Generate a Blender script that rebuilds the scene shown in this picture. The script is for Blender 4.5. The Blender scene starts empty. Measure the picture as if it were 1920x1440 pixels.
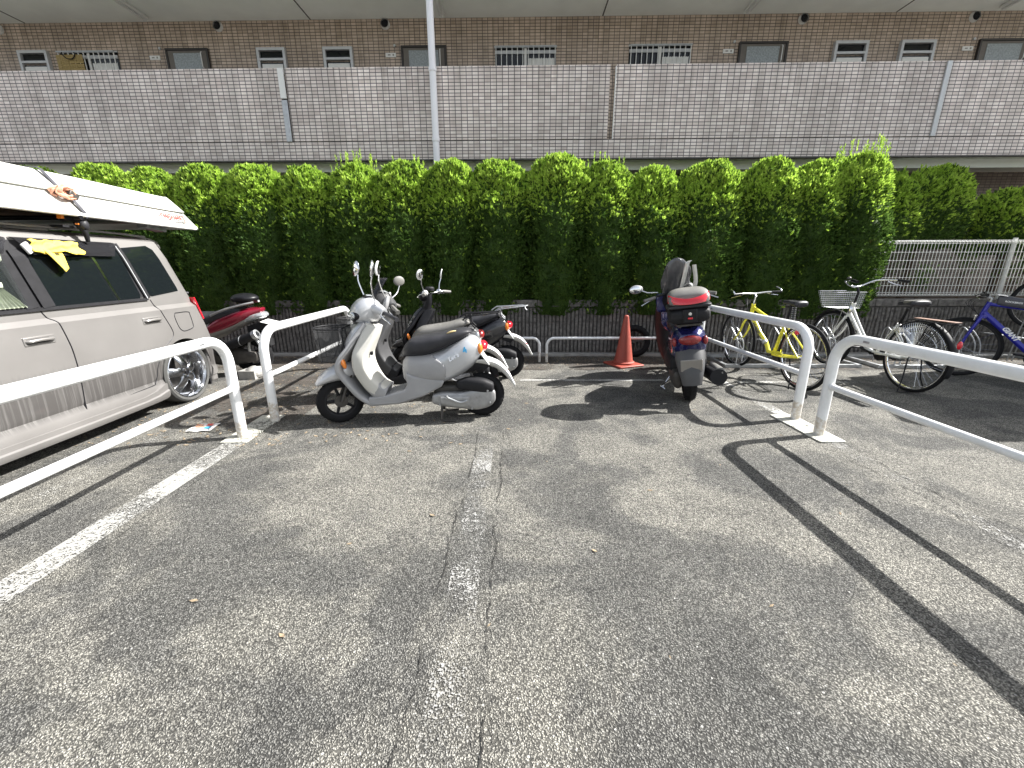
import bpy, bmesh, math, random
import numpy as np
from mathutils import Vector, Matrix
R = math.radians
SC = bpy.context.scene
COL = SC.collection
random.seed(7)
rng = np.random.default_rng(11)

# ------------------------------------------------------------------ camera
cam = bpy.data.cameras.new('camera')
cam.sensor_width = 36.0; cam.lens = 777.0 / 1920 * 36
cam.clip_start = 0.05; cam.clip_end = 500
co = bpy.data.objects.new('camera', cam); COL.objects.link(co)
CP, CY, CR = R(15.87), R(0.93), R(0.2)
Fv = Vector((-math.sin(CY) * math.cos(CP), math.cos(CY) * math.cos(CP), -math.sin(CP)))
R0 = Vector((math.cos(CY), math.sin(CY), 0)); U0 = R0.cross(Fv)
Rv = R0 * math.cos(CR) - U0 * math.sin(CR); Uv = U0 * math.cos(CR) + R0 * math.sin(CR)
M3 = Matrix((Rv, Uv, -Fv)).transposed()
co.matrix_world = Matrix.Translation((0, 0, 1.33)) @ M3.to_4x4()
SC.camera = co
# ------------------------------------------------------------------ light
SUN = Vector((1.1, 0.25, 1.0)).normalized()
w = bpy.data.worlds.new('World'); SC.world = w; w.use_nodes = True
nt = w.node_tree; bg = nt.nodes['Background']
sky = nt.nodes.new('ShaderNodeTexSky'); sky.sky_type = 'NISHITA'; sky.sun_disc = False
sky.sun_elevation = math.asin(SUN.z); sky.sun_rotation = math.atan2(SUN.x, SUN.y)
sky.air_density = 1.2; sky.dust_density = 2.0
hs = nt.nodes.new('ShaderNodeHueSaturation'); hs.inputs['Saturation'].default_value = 0.4
nt.links.new(sky.outputs[0], hs.inputs['Color']); nt.links.new(hs.outputs[0], bg.inputs[0]); bg.inputs[1].default_value = 0.088
sl = bpy.data.lights.new('sun', 'SUN'); sl.energy = 5.0; sl.angle = R(0.5); sl.color = (1, 0.975, 0.935)
so = bpy.data.objects.new('sun', sl); COL.objects.link(so)
so.rotation_euler = (-SUN).to_track_quat('-Z', 'Y').to_euler(); so.location = SUN * 30
SC.view_settings.view_transform = 'Standard'; SC.view_settings.look = 'None'
SC.view_settings.exposure = 1.52; SC.view_settings.gamma = 1
SC.view_settings.use_curve_mapping = False

# ------------------------------------------------------------------ materials
MATS = {}
def nodes(name):
    m = bpy.data.materials.new(name); m.use_nodes = True
    t = m.node_tree; return m, t, t.nodes['Principled BSDF']
def N(t, typ, **kw):
    n = t.nodes.new(typ)
    for k, v in kw.items():
        if hasattr(n, k): setattr(n, k, v)
        else: n.inputs[k.replace('_', ' ')].default_value = v
    return n
def ramp(t, src, a, b, ca, cb):
    r = t.nodes.new('ShaderNodeValToRGB'); e = r.color_ramp.elements
    e[0].position = a; e[1].position = b
    e[0].color = (*ca, 1) if len(ca) == 3 else ca; e[1].color = (*cb, 1) if len(cb) == 3 else cb
    t.links.new(src, r.inputs[0]); return r.outputs[0]
def mixc(t, fac, a, b, mode='MIX'):
    m = t.nodes.new('ShaderNodeMix'); m.data_type = 'RGBA'; m.blend_type = mode
    for i, v in ((0, fac), (6, a), (7, b)):
        if hasattr(v, 'links'): t.links.new(v, m.inputs[i])
        else: m.inputs[i].default_value = v if i == 0 else (*v, 1)
    return m.outputs[2]
def bump(t, b, src, strength=0.3, dist=0.01):
    n = N(t, 'ShaderNodeBump', Strength=strength, Distance=dist)
    t.links.new(src, n.inputs['Height']); t.links.new(n.outputs[0], b.inputs['Normal']); return n
def mat(name, col, rough=0.5, metal=0.0, var=0.12, scale=14.0, coat=0.0, bmp=0.0, dirt=None, bscale=60):
    if name in MATS: return MATS[name]
    m, t, b = nodes(name)
    b.inputs['Roughness'].default_value = rough; b.inputs['Metallic'].default_value = metal
    if max(col) < 0.06 and not coat and not metal: b.inputs['Specular IOR Level'].default_value = 0.28
    if coat: b.inputs['Coat Weight'].default_value = coat; b.inputs['Coat Roughness'].default_value = 0.08
    tc = t.nodes.new('ShaderNodeTexCoord')
    n = N(t, 'ShaderNodeTexNoise', Scale=scale, Detail=5.0); t.links.new(tc.outputs['Object'], n.inputs[0])
    lo = tuple(c * (1 - var) for c in col); hi = tuple(min(1, c * (1 + var)) for c in col)
    c = ramp(t, n.outputs[0], 0.3, 0.7, lo, hi)
    if dirt:
        n2 = N(t, 'ShaderNodeTexNoise', Scale=scale * 0.6, Detail=8.0, Roughness=0.7); t.links.new(tc.outputs['Object'], n2.inputs[0])
        f = ramp(t, n2.outputs[0], dirt[1], dirt[1] + 0.12, (0, 0, 0), (1, 1, 1))
        c = mixc(t, f, c, dirt[0])
    t.links.new(c, b.inputs['Base Color'])
    r2 = N(t, 'ShaderNodeMapRange'); r2.inputs[3].default_value = max(0.02, rough - 0.07); r2.inputs[4].default_value = min(1, rough + 0.1)
    t.links.new(n.outputs[0], r2.inputs[0]); t.links.new(r2.outputs[0], b.inputs['Roughness'])
    if bmp:
        n3 = N(t, 'ShaderNodeTexNoise', Scale=bscale, Detail=4.0); t.links.new(tc.outputs['Object'], n3.inputs[0])
        bump(t, b, n3.outputs[0], bmp, 0.004)
    MATS[name] = m; return m

STAINS = [(-.34, 1.5, .45, -.13), (-.82, 1.58, .30, -.12), (.75, 1.6, .55, -.12), (.5, .95, .5, -.10), (.35, 2.0, .45, -.09), (-1.5, 1.65, .5, -.10), (-1.55, 1.15, .45, -.10), (.1, 2.6, .5, -.05), (1.15, 1.45, .5, -.08), (-1.9, 2.4, .4, -.10),
          (-1.0, 2.4, .75, .12), (.75, 2.05, .30, .12), (-.85, 1.25, .40, .12), (.27, 1.15, .40, .08), (1.5, 2.2, .55, .10), (1.6, 1.7, .5, .10), (-1.05, 2.95, .55, .10), (.75, 2.95, .6, .09), (0, .9, .2, .08), (2.9, 2.3, .9, .12)]
def m_asphalt():
    m, t, b = nodes('asphalt'); L = t.links
    tc = t.nodes.new('ShaderNodeTexCoord'); P = tc.outputs['Object']
    dn = N(t, 'ShaderNodeTexNoise', Scale=70.0, Detail=3.0); L.new(P, dn.inputs[0])
    dm_ = N(t, 'ShaderNodeVectorMath', operation='MULTIPLY_ADD'); L.new(dn.outputs['Color'], dm_.inputs[0]); dm_.inputs[1].default_value = (.016, .016, .016); L.new(P, dm_.inputs[2])
    v1 = N(t, 'ShaderNodeTexVoronoi', Scale=150.0); L.new(dm_.outputs[0], v1.inputs[0])
    v2 = N(t, 'ShaderNodeTexVoronoi', Scale=92.0); L.new(P, v2.inputs[0])
    big = N(t, 'ShaderNodeTexNoise', Scale=1.5, Detail=8.0, Roughness=0.62, Distortion=0.6); L.new(P, big.inputs[0])
    med = N(t, 'ShaderNodeTexNoise', Scale=3.2, Detail=6.0, Roughness=0.65); L.new(P, med.inputs[0])
    fin = N(t, 'ShaderNodeTexNoise', Scale=45.0, Detail=4.0); L.new(P, fin.inputs[0])
    stone = ramp(t, v1.outputs['Color'], 0.05, 0.97, (0.13, 0.13, 0.125), (0.385, 0.382, 0.37))
    # worn and oily patches where they lie on this lot: (x, y, radius, weight)
    acc = big.outputs[0]
    for bx, by, br, bw in STAINS:
        d = N(t, 'ShaderNodeVectorMath', operation='DISTANCE'); L.new(P, d.inputs[0]); d.inputs[1].default_value = (bx, by, 0)
        q = N(t, 'ShaderNodeMapRange', interpolation_type='SMOOTHSTEP'); L.new(d.outputs['Value'], q.inputs[0]); q.inputs[1].default_value = 0; q.inputs[2].default_value = br; q.inputs[3].default_value = bw; q.inputs[4].default_value = 0
        a = N(t, 'ShaderNodeMath', operation='ADD'); L.new(acc, a.inputs[0]); L.new(q.outputs[0], a.inputs[1]); acc = a.outputs[0]
    base = ramp(t, acc, 0.44, 0.55, (0.82, 0.815, 0.80), (1.40, 1.365, 1.28))
    base2 = ramp(t, med.outputs[0], 0.33, 0.66, (0.74, 0.74, 0.74), (1.14, 1.13, 1.11))
    c = mixc(t, 1.0, stone, base, 'MULTIPLY'); c = mixc(t, 1.0, c, base2, 'MULTIPLY')
    gap = ramp(t, v1.outputs['Distance'], 0.30, 0.66, (1, 1, 1), (0.20, 0.20, 0.20))
    c = mixc(t, 1.0, c, gap, 'MULTIPLY')
    wh = ramp(t, v2.outputs['Color'], 0.86, 0.92, (0, 0, 0), (0.75, 0.75, 0.75))
    wd = ramp(t, v2.outputs['Distance'], 0.24, 0.40, (1, 1, 1), (0, 0, 0))
    f = mixc(t, 1.0, wh, wd, 'MULTIPLY'); c = mixc(t, f, c, (0.52, 0.515, 0.50))
    fr = ramp(t, fin.outputs[0], 0.35, 0.66, (0.72, 0.72, 0.72), (1.12, 1.12, 1.1)); c = mixc(t, 1.0, c, fr, 'MULTIPLY')
    L.new(c, b.inputs['Base Color']); b.inputs['Roughness'].default_value = 0.9
    b.inputs['Specular IOR Level'].default_value = 0.3
    hh = ramp(t, v1.outputs['Distance'], 0.0, 0.65, (1, 1, 1), (0, 0, 0))
    bump(t, b, hh, 1.0, 0.007)
    return m
def m_paint(name, worn, yellow=0.0, alb=0.72, tint=None):
    m, t, b = nodes(name); L = t.links
    tc = t.nodes.new('ShaderNodeTexCoord'); P = tc.outputs['Object']
    a = N(t, 'ShaderNodeTexNoise', Scale=2.6, Detail=5.0); L.new(P, a.inputs[0])
    n = N(t, 'ShaderNodeTexNoise', Scale=48.0, Detail=6.0, Roughness=0.7); L.new(P, n.inputs[0])
    v = N(t, 'ShaderNodeTexVoronoi', Scale=120.0); L.new(P, v.inputs[0])
    ad = N(t, 'ShaderNodeMath', operation='MULTIPLY_ADD'); L.new(a.outputs[0], ad.inputs[0]); ad.inputs[1].default_value = 0.9; L.new(n.outputs[0], ad.inputs[2])
    ad2 = N(t, 'ShaderNodeMath', operation='MULTIPLY_ADD'); L.new(v.outputs['Distance'], ad2.inputs[0]); ad2.inputs[1].default_value = -0.45; L.new(ad.outputs[0], ad2.inputs[2])
    f = ramp(t, ad2.outputs[0], worn, worn + 0.10, (0, 0, 0), (1, 1, 1))
    L.new(f, b.inputs['Alpha'])
    if tint: c = ramp(t, n.outputs[0], 0.3, 0.7, tuple(q * .5 for q in tint), tint)
    else: c = ramp(t, n.outputs[0], 0.3, 0.7, (alb * 0.8, alb * 0.79, alb * (0.76 - yellow)), (alb, alb * 0.99, alb * (0.96 - yellow)))
    L.new(c, b.inputs['Base Color']); b.inputs['Roughness'].default_value = 0.8
    bump(t, b, v.outputs['Distance'], 0.3, 0.004)
    return m
def m_tile(name, c1, c2, mortar):
    m, t, b = nodes(name); L = t.links
    tc = t.nodes.new('ShaderNodeTexCoord'); s = t.nodes.new('ShaderNodeSeparateXYZ'); L.new(tc.outputs['Object'], s.inputs[0])
    cx = t.nodes.new('ShaderNodeCombineXYZ'); ad = N(t, 'ShaderNodeMath', operation='ADD')
    L.new(s.outputs[0], ad.inputs[0]); L.new(s.outputs[1], ad.inputs[1]); L.new(ad.outputs[0], cx.inputs[0]); L.new(s.outputs[2], cx.inputs[1])
    br = t.nodes.new('ShaderNodeTexBrick'); br.offset = 0.0; br.squash = 1.0
    br.inputs['Scale'].default_value = 1.0; br.inputs['Brick Width'].default_value = 0.1; br.inputs['Row Height'].default_value = 0.0508
    br.inputs['Mortar Size'].default_value = 0.0062; br.inputs['Mortar Smooth'].default_value = 0.25; br.inputs['Bias'].default_value = 0.0
    br.inputs['Color1'].default_value = (*c1, 1); br.inputs['Color2'].default_value = (*c2, 1); br.inputs['Mortar'].default_value = (*mortar, 1)
    L.new(cx.outputs[0], br.inputs[0])
    n = N(t, 'ShaderNodeTexNoise', Scale=1.3, Detail=6.0); L.new(tc.outputs['Object'], n.inputs[0])
    g = ramp(t, n.outputs[0], 0.3, 0.7, (0.86, 0.85, 0.85), (1.06, 1.05, 1.05))
    mp = N(t, 'ShaderNodeMapping'); mp.inputs['Scale'].default_value = (5, 5, 0.35); L.new(tc.outputs['Object'], mp.inputs[0])
    n2 = N(t, 'ShaderNodeTexNoise', Scale=1.0, Detail=6.0); L.new(mp.outputs[0], n2.inputs[0])
    g2 = ramp(t, n2.outputs[0], 0.35, 0.68, (0.78, 0.78, 0.77), (1.06, 1.06, 1.06))
    c = mixc(t, 1.0, br.outputs[0], g, 'MULTIPLY'); c = mixc(t, 1.0, c, g2, 'MULTIPLY')
    mp3 = N(t, 'ShaderNodeMapping'); mp3.inputs['Scale'].default_value = (14, 14, 0.5); L.new(tc.outputs['Object'], mp3.inputs[0])
    n3 = N(t, 'ShaderNodeTexNoise', Scale=1.0, Detail=5.0); L.new(mp3.outputs[0], n3.inputs[0])
    top = ramp(t, s.outputs[2], 0.0, 1.0, (0, 0, 0), (1, 1, 1)); zr = N(t, 'ShaderNodeMapRange'); L.new(s.outputs[2], zr.inputs[0]); zr.inputs[1].default_value = 3.9; zr.inputs[2].default_value = 4.5
    ms = N(t, 'ShaderNodeMath', operation='MULTIPLY'); L.new(zr.outputs[0], ms.inputs[0]); L.new(ramp(t, n3.outputs[0], 0.52, 0.72, (0, 0, 0), (1, 1, 1)), ms.inputs[1])
    c = mixc(t, ms.outputs[0], c, mixc(t, 1.0, c, (0.74, 0.73, 0.70), 'MULTIPLY'))
    L.new(c, b.inputs['Base Color']); b.inputs['Roughness'].default_value = 0.38
    inv = N(t, 'ShaderNodeMath', operation='SUBTRACT'); inv.inputs[0].default_value = 1.0; L.new(br.outputs[1], inv.inputs[1])
    bump(t, b, inv.outputs[0], 0.4, 0.004)
    return m
def m_leaf(name, ca, cb):
    m, t, b = nodes(name); L = t.links
    tc = t.nodes.new('ShaderNodeTexCoord')
    n = N(t, 'ShaderNodeTexNoise', Scale=5.0, Detail=5.0); L.new(tc.outputs['Object'], n.inputs[0])
    n2 = N(t, 'ShaderNodeTexNoise', Scale=60.0, Detail=2.0); L.new(tc.outputs['Object'], n2.inputs[0])
    c = ramp(t, n.outputs[0], 0.3, 0.7, ca, cb)
    n4 = N(t, 'ShaderNodeTexNoise', Scale=2.1, Detail=6.0, Roughness=0.7); L.new(tc.outputs['Object'], n4.inputs[0])
    c = mixc(t, ramp(t, n4.outputs[0], 0.64, 0.70, (0, 0, 0), (.7, .7, .7)), c, (0.16, 0.125, 0.06))
    c2 = ramp(t, n2.outputs[0], 0.35, 0.7, (0.75, 0.75, 0.75), (1.35, 1.3, 1.1))
    c = mixc(t, 1.0, c, c2, 'MULTIPLY')
    L.new(c, b.inputs['Base Color']); b.inputs['Roughness'].default_value = 0.6
    b.inputs['Specular IOR Level'].default_value = 0.25
    tr = t.nodes.new('ShaderNodeBsdfTranslucent'); L.new(c, tr.inputs[0])
    mx = t.nodes.new('ShaderNodeMixShader'); mx.inputs[0].default_value = 0.42
    L.new(b.outputs[0], mx.inputs[1]); L.new(tr.outputs[0], mx.inputs[2])
    L.new(mx.outputs[0], t.nodes['Material Output'].inputs[0])
    return m
def m_glass(name, col, alpha, rough=0.03):
    m, t, b = nodes(name); b.inputs['Base Color'].default_value = (*col, 1)
    b.inputs['Roughness'].default_value = rough; b.inputs['Alpha'].default_value = alpha
    b.inputs['Specular IOR Level'].default_value = 0.35
    return m
def m_mesh(name, col, cell, fill):
    """fine woven wire screen: transparent holes between real wires"""
    m, t, b = nodes(name); L = t.links
    b.inputs['Base Color'].default_value = (*col, 1); b.inputs['Roughness'].default_value = 0.5
    tc = t.nodes.new('ShaderNodeTexCoord'); s = t.nodes.new('ShaderNodeSeparateXYZ'); L.new(tc.outputs['Object'], s.inputs[0])
    h = N(t, 'ShaderNodeMath', operation='ADD'); L.new(s.outputs[0], h.inputs[0]); L.new(s.outputs[1], h.inputs[1])
    outs = []
    for src in (h.outputs[0], s.outputs[2]):
        a = N(t, 'ShaderNodeMath', operation='DIVIDE'); L.new(src, a.inputs[0]); a.inputs[1].default_value = cell
        f = N(t, 'ShaderNodeMath', operation='FRACT'); L.new(a.outputs[0], f.inputs[0])
        l = N(t, 'ShaderNodeMath', operation='LESS_THAN'); L.new(f.outputs[0], l.inputs[0]); l.inputs[1].default_value = fill
        outs.append(l.outputs[0])
    mx = N(t, 'ShaderNodeMath', operation='MAXIMUM'); L.new(outs[0], mx.inputs[0]); L.new(outs[1], mx.inputs[1])
    L.new(mx.outputs[0], b.inputs['Alpha'])
    return m
def m_carpaint():
    m, t, b = nodes('dusty silver beige paint'); L = t.links
    tc = t.nodes.new('ShaderNodeTexCoord'); P = tc.outputs['Object']; s = t.nodes.new('ShaderNodeSeparateXYZ'); L.new(P, s.inputs[0])
    mp = N(t, 'ShaderNodeMapping'); mp.inputs['Scale'].default_value = (55, 3, 1.6); L.new(P, mp.inputs[0])
    st = N(t, 'ShaderNodeTexNoise', Scale=1.0, Detail=5.0, Roughness=0.6); L.new(mp.outputs[0], st.inputs[0])
    streak = ramp(t, st.outputs[0], 0.48, 0.68, (0, 0, 0), (1, 1, 1))
    n = N(t, 'ShaderNodeTexNoise', Scale=2.2, Detail=6.0); L.new(P, n.inputs[0])
    base = ramp(t, n.outputs[0], 0.3, 0.7, (0.185, 0.177, 0.170), (0.225, 0.216, 0.208))
    wet = mixc(t, streak, (0.095, 0.090, 0.087), (0.175, 0.168, 0.163))
    wob = N(t, 'ShaderNodeMath', operation='MULTIPLY_ADD'); L.new(st.outputs[0], wob.inputs[0]); wob.inputs[1].default_value = 0.12; L.new(s.outputs[2], wob.inputs[2])
    zf = ramp(t, wob.outputs[0], 0.54, 0.70, (1, 1, 1), (0, 0, 0))
    zl = ramp(t, s.outputs[2], 0.27, 0.31, (0, 0, 0), (1, 1, 1))
    f = mixc(t, 1.0, zf, zl, 'MULTIPLY')
    c = mixc(t, f, base, wet)
    L.new(c, b.inputs['Base Color']); b.inputs['Metallic'].default_value = 0.35
    b.inputs['Roughness'].default_value = 0.42; b.inputs['Coat Weight'].default_value = 0.55; b.inputs['Coat Roughness'].default_value = 0.12
    return m
def m_boat():
    m, t, b = nodes('weathered white fibreglass'); L = t.links
    tc = t.nodes.new('ShaderNodeTexCoord'); P = tc.outputs['Object']
    n = N(t, 'ShaderNodeTexNoise', Scale=9.0, Detail=8.0, Roughness=0.75); L.new(P, n.inputs[0])
    n2 = N(t, 'ShaderNodeTexNoise', Scale=1.5, Detail=3.0); L.new(P, n2.inputs[0])
    c = ramp(t, n.outputs[0], 0.45, 0.62, (0.50, 0.50, 0.455), (0.33, 0.39, 0.34))
    c = mixc(t, ramp(t, n2.outputs[0], 0.4, 0.7, (0, 0, 0), (0.8, 0.8, 0.8)), (0.50, 0.50, 0.47), c)
    L.new(c, b.inputs['Base Color']); b.inputs['Roughness'].default_value = 0.6
    return m

def m_rail():
    m, t, b = nodes('white pipe paint'); L = t.links
    tc = t.nodes.new('ShaderNodeTexCoord'); P = tc.outputs['Object']; s = t.nodes.new('ShaderNodeSeparateXYZ'); L.new(P, s.inputs[0])
    n = N(t, 'ShaderNodeTexNoise', Scale=7.0, Detail=8.0, Roughness=0.7); L.new(P, n.inputs[0])
    f = N(t, 'ShaderNodeTexNoise', Scale=38.0, Detail=6.0, Roughness=0.7); L.new(P, f.inputs[0])
    c = ramp(t, n.outputs[0], 0.35, 0.7, (0.80, 0.81, 0.82), (0.70, 0.71, 0.70))
    chip = ramp(t, f.outputs[0], 0.73, 0.76, (0, 0, 0), (1, 1, 1)); c = mixc(t, chip, c, (0.42, 0.38, 0.32))
    zz = N(t, 'ShaderNodeMath', operation='MULTIPLY_ADD'); L.new(n.outputs[0], zz.inputs[0]); zz.inputs[1].default_value = -0.30; L.new(s.outputs[2], zz.inputs[2])
    low = ramp(t, zz.outputs[0], -0.16, -0.02, (1, 1, 1), (0, 0, 0)); low2 = mixc(t, 1.0, low, ramp(t, f.outputs[0], 0.35, 0.6, (0.1, 0.1, 0.1), (1, 1, 1)), 'MULTIPLY')
    c = mixc(t, low2, c, (0.48, 0.42, 0.34)); L.new(c, b.inputs['Base Color'])
    b.inputs['Roughness'].default_value = 0.33; b.inputs['Coat Weight'].default_value = 0.2
    bump(t, b, f.outputs[0], 0.08, 0.003); return m

M = dict(
    asphalt=m_asphalt(), leaf=m_leaf('conifer foliage', (0.046, 0.098, 0.020), (0.092, 0.165, 0.034)), shoot=m_leaf('fresh conifer shoots', (0.28, 0.46, 0.06), (0.48, 0.66, 0.12)), carpaint=m_carpaint(), boat=m_boat(),  # shoot: sprout colour, also paints sunlight onto the hedge tops
    tile=m_tile('pale mauve wall tile', (0.635, 0.55, 0.505), (0.86, 0.78, 0.73), (0.085, 0.075, 0.08)),
    tile_brown=m_tile('brown wall tile', (0.44, 0.35, 0.275), (0.60, 0.49, 0.395), (0.10, 0.08, 0.07)),
    line=m_paint('white road paint', 0.62, 0.02, 0.33), line_worn=m_paint('worn road paint', 0.76, 0.02, 0.5),
    line_faint=m_paint('faint road paint', 0.84, 0.02, 0.5), dirt=m_paint('brown needle dirt', 0.69, tint=(0.085, 0.072, 0.06)), line_worn2=m_paint('very worn road paint', 0.79, 0.01, 0.30), patch=m_paint('cream paint on mortar', 0.52, 0.08, 0.48),
    rail=m_rail(),
    concrete=mat('concrete', (0.30, 0.29, 0.27), 0.9, 0, 0.25, 9, 0, 0.5),
    soffit=mat('painted soffit', (0.86, 0.88, 0.84), 0.8, 0, 0.05, 2.0, 0, 0.05),
    soil=mat('soil', (0.09, 0.065, 0.045), 0.95, 0, 0.4, 20, 0, 0.8),
    block=mat('split face block', (0.15, 0.14, 0.13), 0.92, 0, 0.45, 22, 0, 1.0, bscale=90),
    mortar=mat('mortar', (0.11, 0.105, 0.10), 0.9, 0, 0.3, 20, 0, 0.4),
    tile_shaded=m_tile('brown wall tile darkened for shade', (0.16, 0.12, 0.10), (0.24, 0.19, 0.16), (0.05, 0.04, 0.04)),  # brown tile with the shade behind hedge and fence put into its colour
    crackm=mat('crack shadow dirt', (0.03, 0.029, 0.027), 0.95, 0, 0.4, 40),
    bark=mat('bark', (0.10, 0.07, 0.05), 0.9, 0, 0.4, 15, 0, 0.8),
    rubber=mat('tyre rubber', (0.007, 0.007, 0.008), 0.8, 0, 0.3, 20, 0, 0.3),
    rubber_dusty=mat('dusty tyre rubber', (0.06, 0.06, 0.057), 0.85, 0, 0.25, 12, 0, 0.3),
    black=mat('black plastic', (0.008, 0.008, 0.010), 0.4, 0, 0.25, 20, 0, 0.1),
    blackmatt=mat('matt black plastic', (0.012, 0.012, 0.014), 0.6, 0, 0.2, 20, 0, 0.2),
    blackpaint=mat('gloss black paint', (0.015, 0.015, 0.018), 0.18, 0, 0.2, 9, 0.6),
    vinyl=mat('seat vinyl', (0.03, 0.03, 0.034), 0.45, 0, 0.2, 12, 0, 0.25, bscale=200),
    vinyl_grey=mat('faded grey vinyl', (0.15, 0.145, 0.135), 0.5, 0, 0.15, 9, 0, 0.2, bscale=200),
    silver=mat('silver paint', (0.50, 0.51, 0.53), 0.33, 0.45, 0.05, 5, 0.3, dirt=((0.42, 0.41, 0.39), 0.68)),
    silver_matt=mat('matt silver plastic', (0.30, 0.30, 0.305), 0.55, 0.1, 0.1, 6, 0, 0.1, dirt=((0.36, 0.34, 0.31), 0.62)),
    cream=mat('cream grey plastic', (0.50, 0.49, 0.45), 0.5, 0, 0.07, 5, 0, 0.08, dirt=((0.38, 0.36, 0.31), 0.64)),
    chrome=mat('chrome', (0.75, 0.76, 0.78), 0.14, 1.0, 0.05, 8),
    rimgrey=mat('polished grey alloy', (0.30, 0.31, 0.33), 0.2, 1.0, 0.1, 10),
    steel=mat('galvanised steel', (0.42, 0.43, 0.44), 0.42, 0.8, 0.15, 18),
    alu=mat('cast alloy', (0.33, 0.33, 0.33), 0.5, 0.6, 0.15, 18, dirt=((0.20, 0.18, 0.16), 0.6)),
    darkmetal=mat('dark oily metal', (0.07, 0.065, 0.06), 0.5, 0.5, 0.3, 20),
    mirror=mat('mirror', (0.85, 0.87, 0.9), 0.04, 1.0, 0.01, 5),
    cone=mat('faded red plastic', (0.30, 0.055, 0.035), 0.55, 0, 0.12, 7, dirt=((0.30, 0.10, 0.07), 0.62)),
    red=mat('red lens', (0.62, 0.015, 0.03), 0.12, 0, 0.05, 9, 0.6),
    darkred=mat('dark red lens', (0.22, 0.02, 0.02), 0.25, 0, 0.05, 9, 0.3),
    orange=mat('orange lens', (0.75, 0.22, 0.03), 0.15, 0, 0.05, 9, 0.6),
    clear=mat('clear lens', (0.45, 0.47, 0.48), 0.08, 0.5, 0.2, 30, 0.8),
    blue=mat('blue metallic', (0.012, 0.014, 0.09), 0.2, 0.3, 0.1, 9, 0.8),
    bikeblue=mat('bicycle blue', (0.012, 0.014, 0.30), 0.28, 0.1, 0.1, 9, 0.5),
    yellow=mat('bicycle yellow', (0.78, 0.72, 0.05), 0.35, 0, 0.05, 9, 0.4, dirt=((0.6, 0.5, 0.08), 0.7)),
    white=mat('white enamel', (0.74, 0.74, 0.71), 0.3, 0, 0.04, 9, 0.4),
    offwhite=mat('white plastic', (0.72, 0.72, 0.70), 0.45, 0, 0.04, 9),
    maroon=mat('maroon paint', (0.24, 0.012, 0.03), 0.22, 0.3, 0.08, 9, 0.7),
    greydark=mat('dark grey plastic', (0.06, 0.06, 0.062), 0.45, 0, 0.12, 9),
    champagne=mat('champagne plastic', (0.27, 0.255, 0.235), 0.4, 0.3, 0.06, 9),
    glassdark=m_glass('dark window glass', (0.006, 0.008, 0.009), 1.0, 0.05),
    glassclear=m_glass('clear window glass', (0.03, 0.035, 0.035), 0.28, 0.03),
    smoke=m_glass('smoked visor', (0.018, 0.018, 0.02), 0.72, 0.08),
    towel=mat('yellow cloth', (0.85, 0.66, 0.10), 0.9, 0, 0.12, 15, 0, 0.6, bscale=120),
    curtain=mat('pale green curtain', (0.50, 0.55, 0.42), 0.85, 0, 0.15, 30, 0, 0.3),
    strap=mat('faded orange strap', (0.60, 0.30, 0.20), 0.85, 0, 0.3, 60, 0, 0.5),
    wood=mat('brown boards', (0.20, 0.11, 0.06), 0.8, 0, 0.3, 12, 0, 0.3),
    straw=mat('straw', (0.42, 0.32, 0.14), 0.9, 0, 0.35, 60, 0, 0.8),
    doorgrey=mat('dark brown door frame', (0.035, 0.03, 0.028), 0.4, 0.2, 0.1, 9),
    doorleaf=mat('brown door leaf', (0.13, 0.115, 0.10), 0.5, 0.1, 0.1, 9),
    alframe=mat('grey aluminium frame', (0.50, 0.51, 0.52), 0.4, 0.2, 0.08, 9),
    pipe=mat('white lilac pipe', (0.80, 0.80, 0.84), 0.4, 0, 0.04, 3),
    cover=mat('silver black vinyl cover', (0.09, 0.09, 0.095), 0.2, 0.35, 0.3, 8, 0, 0.2),
    coversilver=mat('silver cover lining', (0.62, 0.62, 0.60), 0.3, 0.5, 0.1, 12),
    foam=mat('yellow foam', (0.66, 0.52, 0.26), 0.95, 0, 0.15, 40, 0, 0.5),
    bag=mat('translucent carrier bag', (0.55, 0.54, 0.48), 0.5, 0, 0.15, 20, 0, 0.3),
    leaf_dry=mat('dry leaf', (0.26, 0.20, 0.13), 0.85, 0, 0.5, 40),
    paper=mat('printed paper', (0.75, 0.74, 0.72), 0.6, 0, 0.04, 9),
    screen=m_mesh('fine wire mesh', (0.05, 0.05, 0.052), 0.006, 0.3),
    doorglass=mat('wired door glass', (0.26, 0.29, 0.30), 0.3, 0, 0.3, 40, 0, 0.3, bscale=50),
    lettersilver=mat('silver lettering', (0.8, 0.8, 0.8), 0.25, 0.6, 0.02, 9),
    letterwhite=mat('white lettering', (0.82, 0.82, 0.82), 0.4, 0, 0.02, 9),
    letterblue=mat('light blue lettering', (0.05, 0.35, 0.62), 0.3, 0, 0.02, 9),
    letterred=mat('red lettering', (0.62, 0.06, 0.05), 0.4, 0, 0.05, 9),
    letterdark=mat('dark lettering', (0.06, 0.06, 0.07), 0.4, 0, 0.05, 9),
    brownrack=mat('brown vinyl strip', (0.28, 0.17, 0.13), 0.5, 0, 0.1, 9),
)

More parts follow.
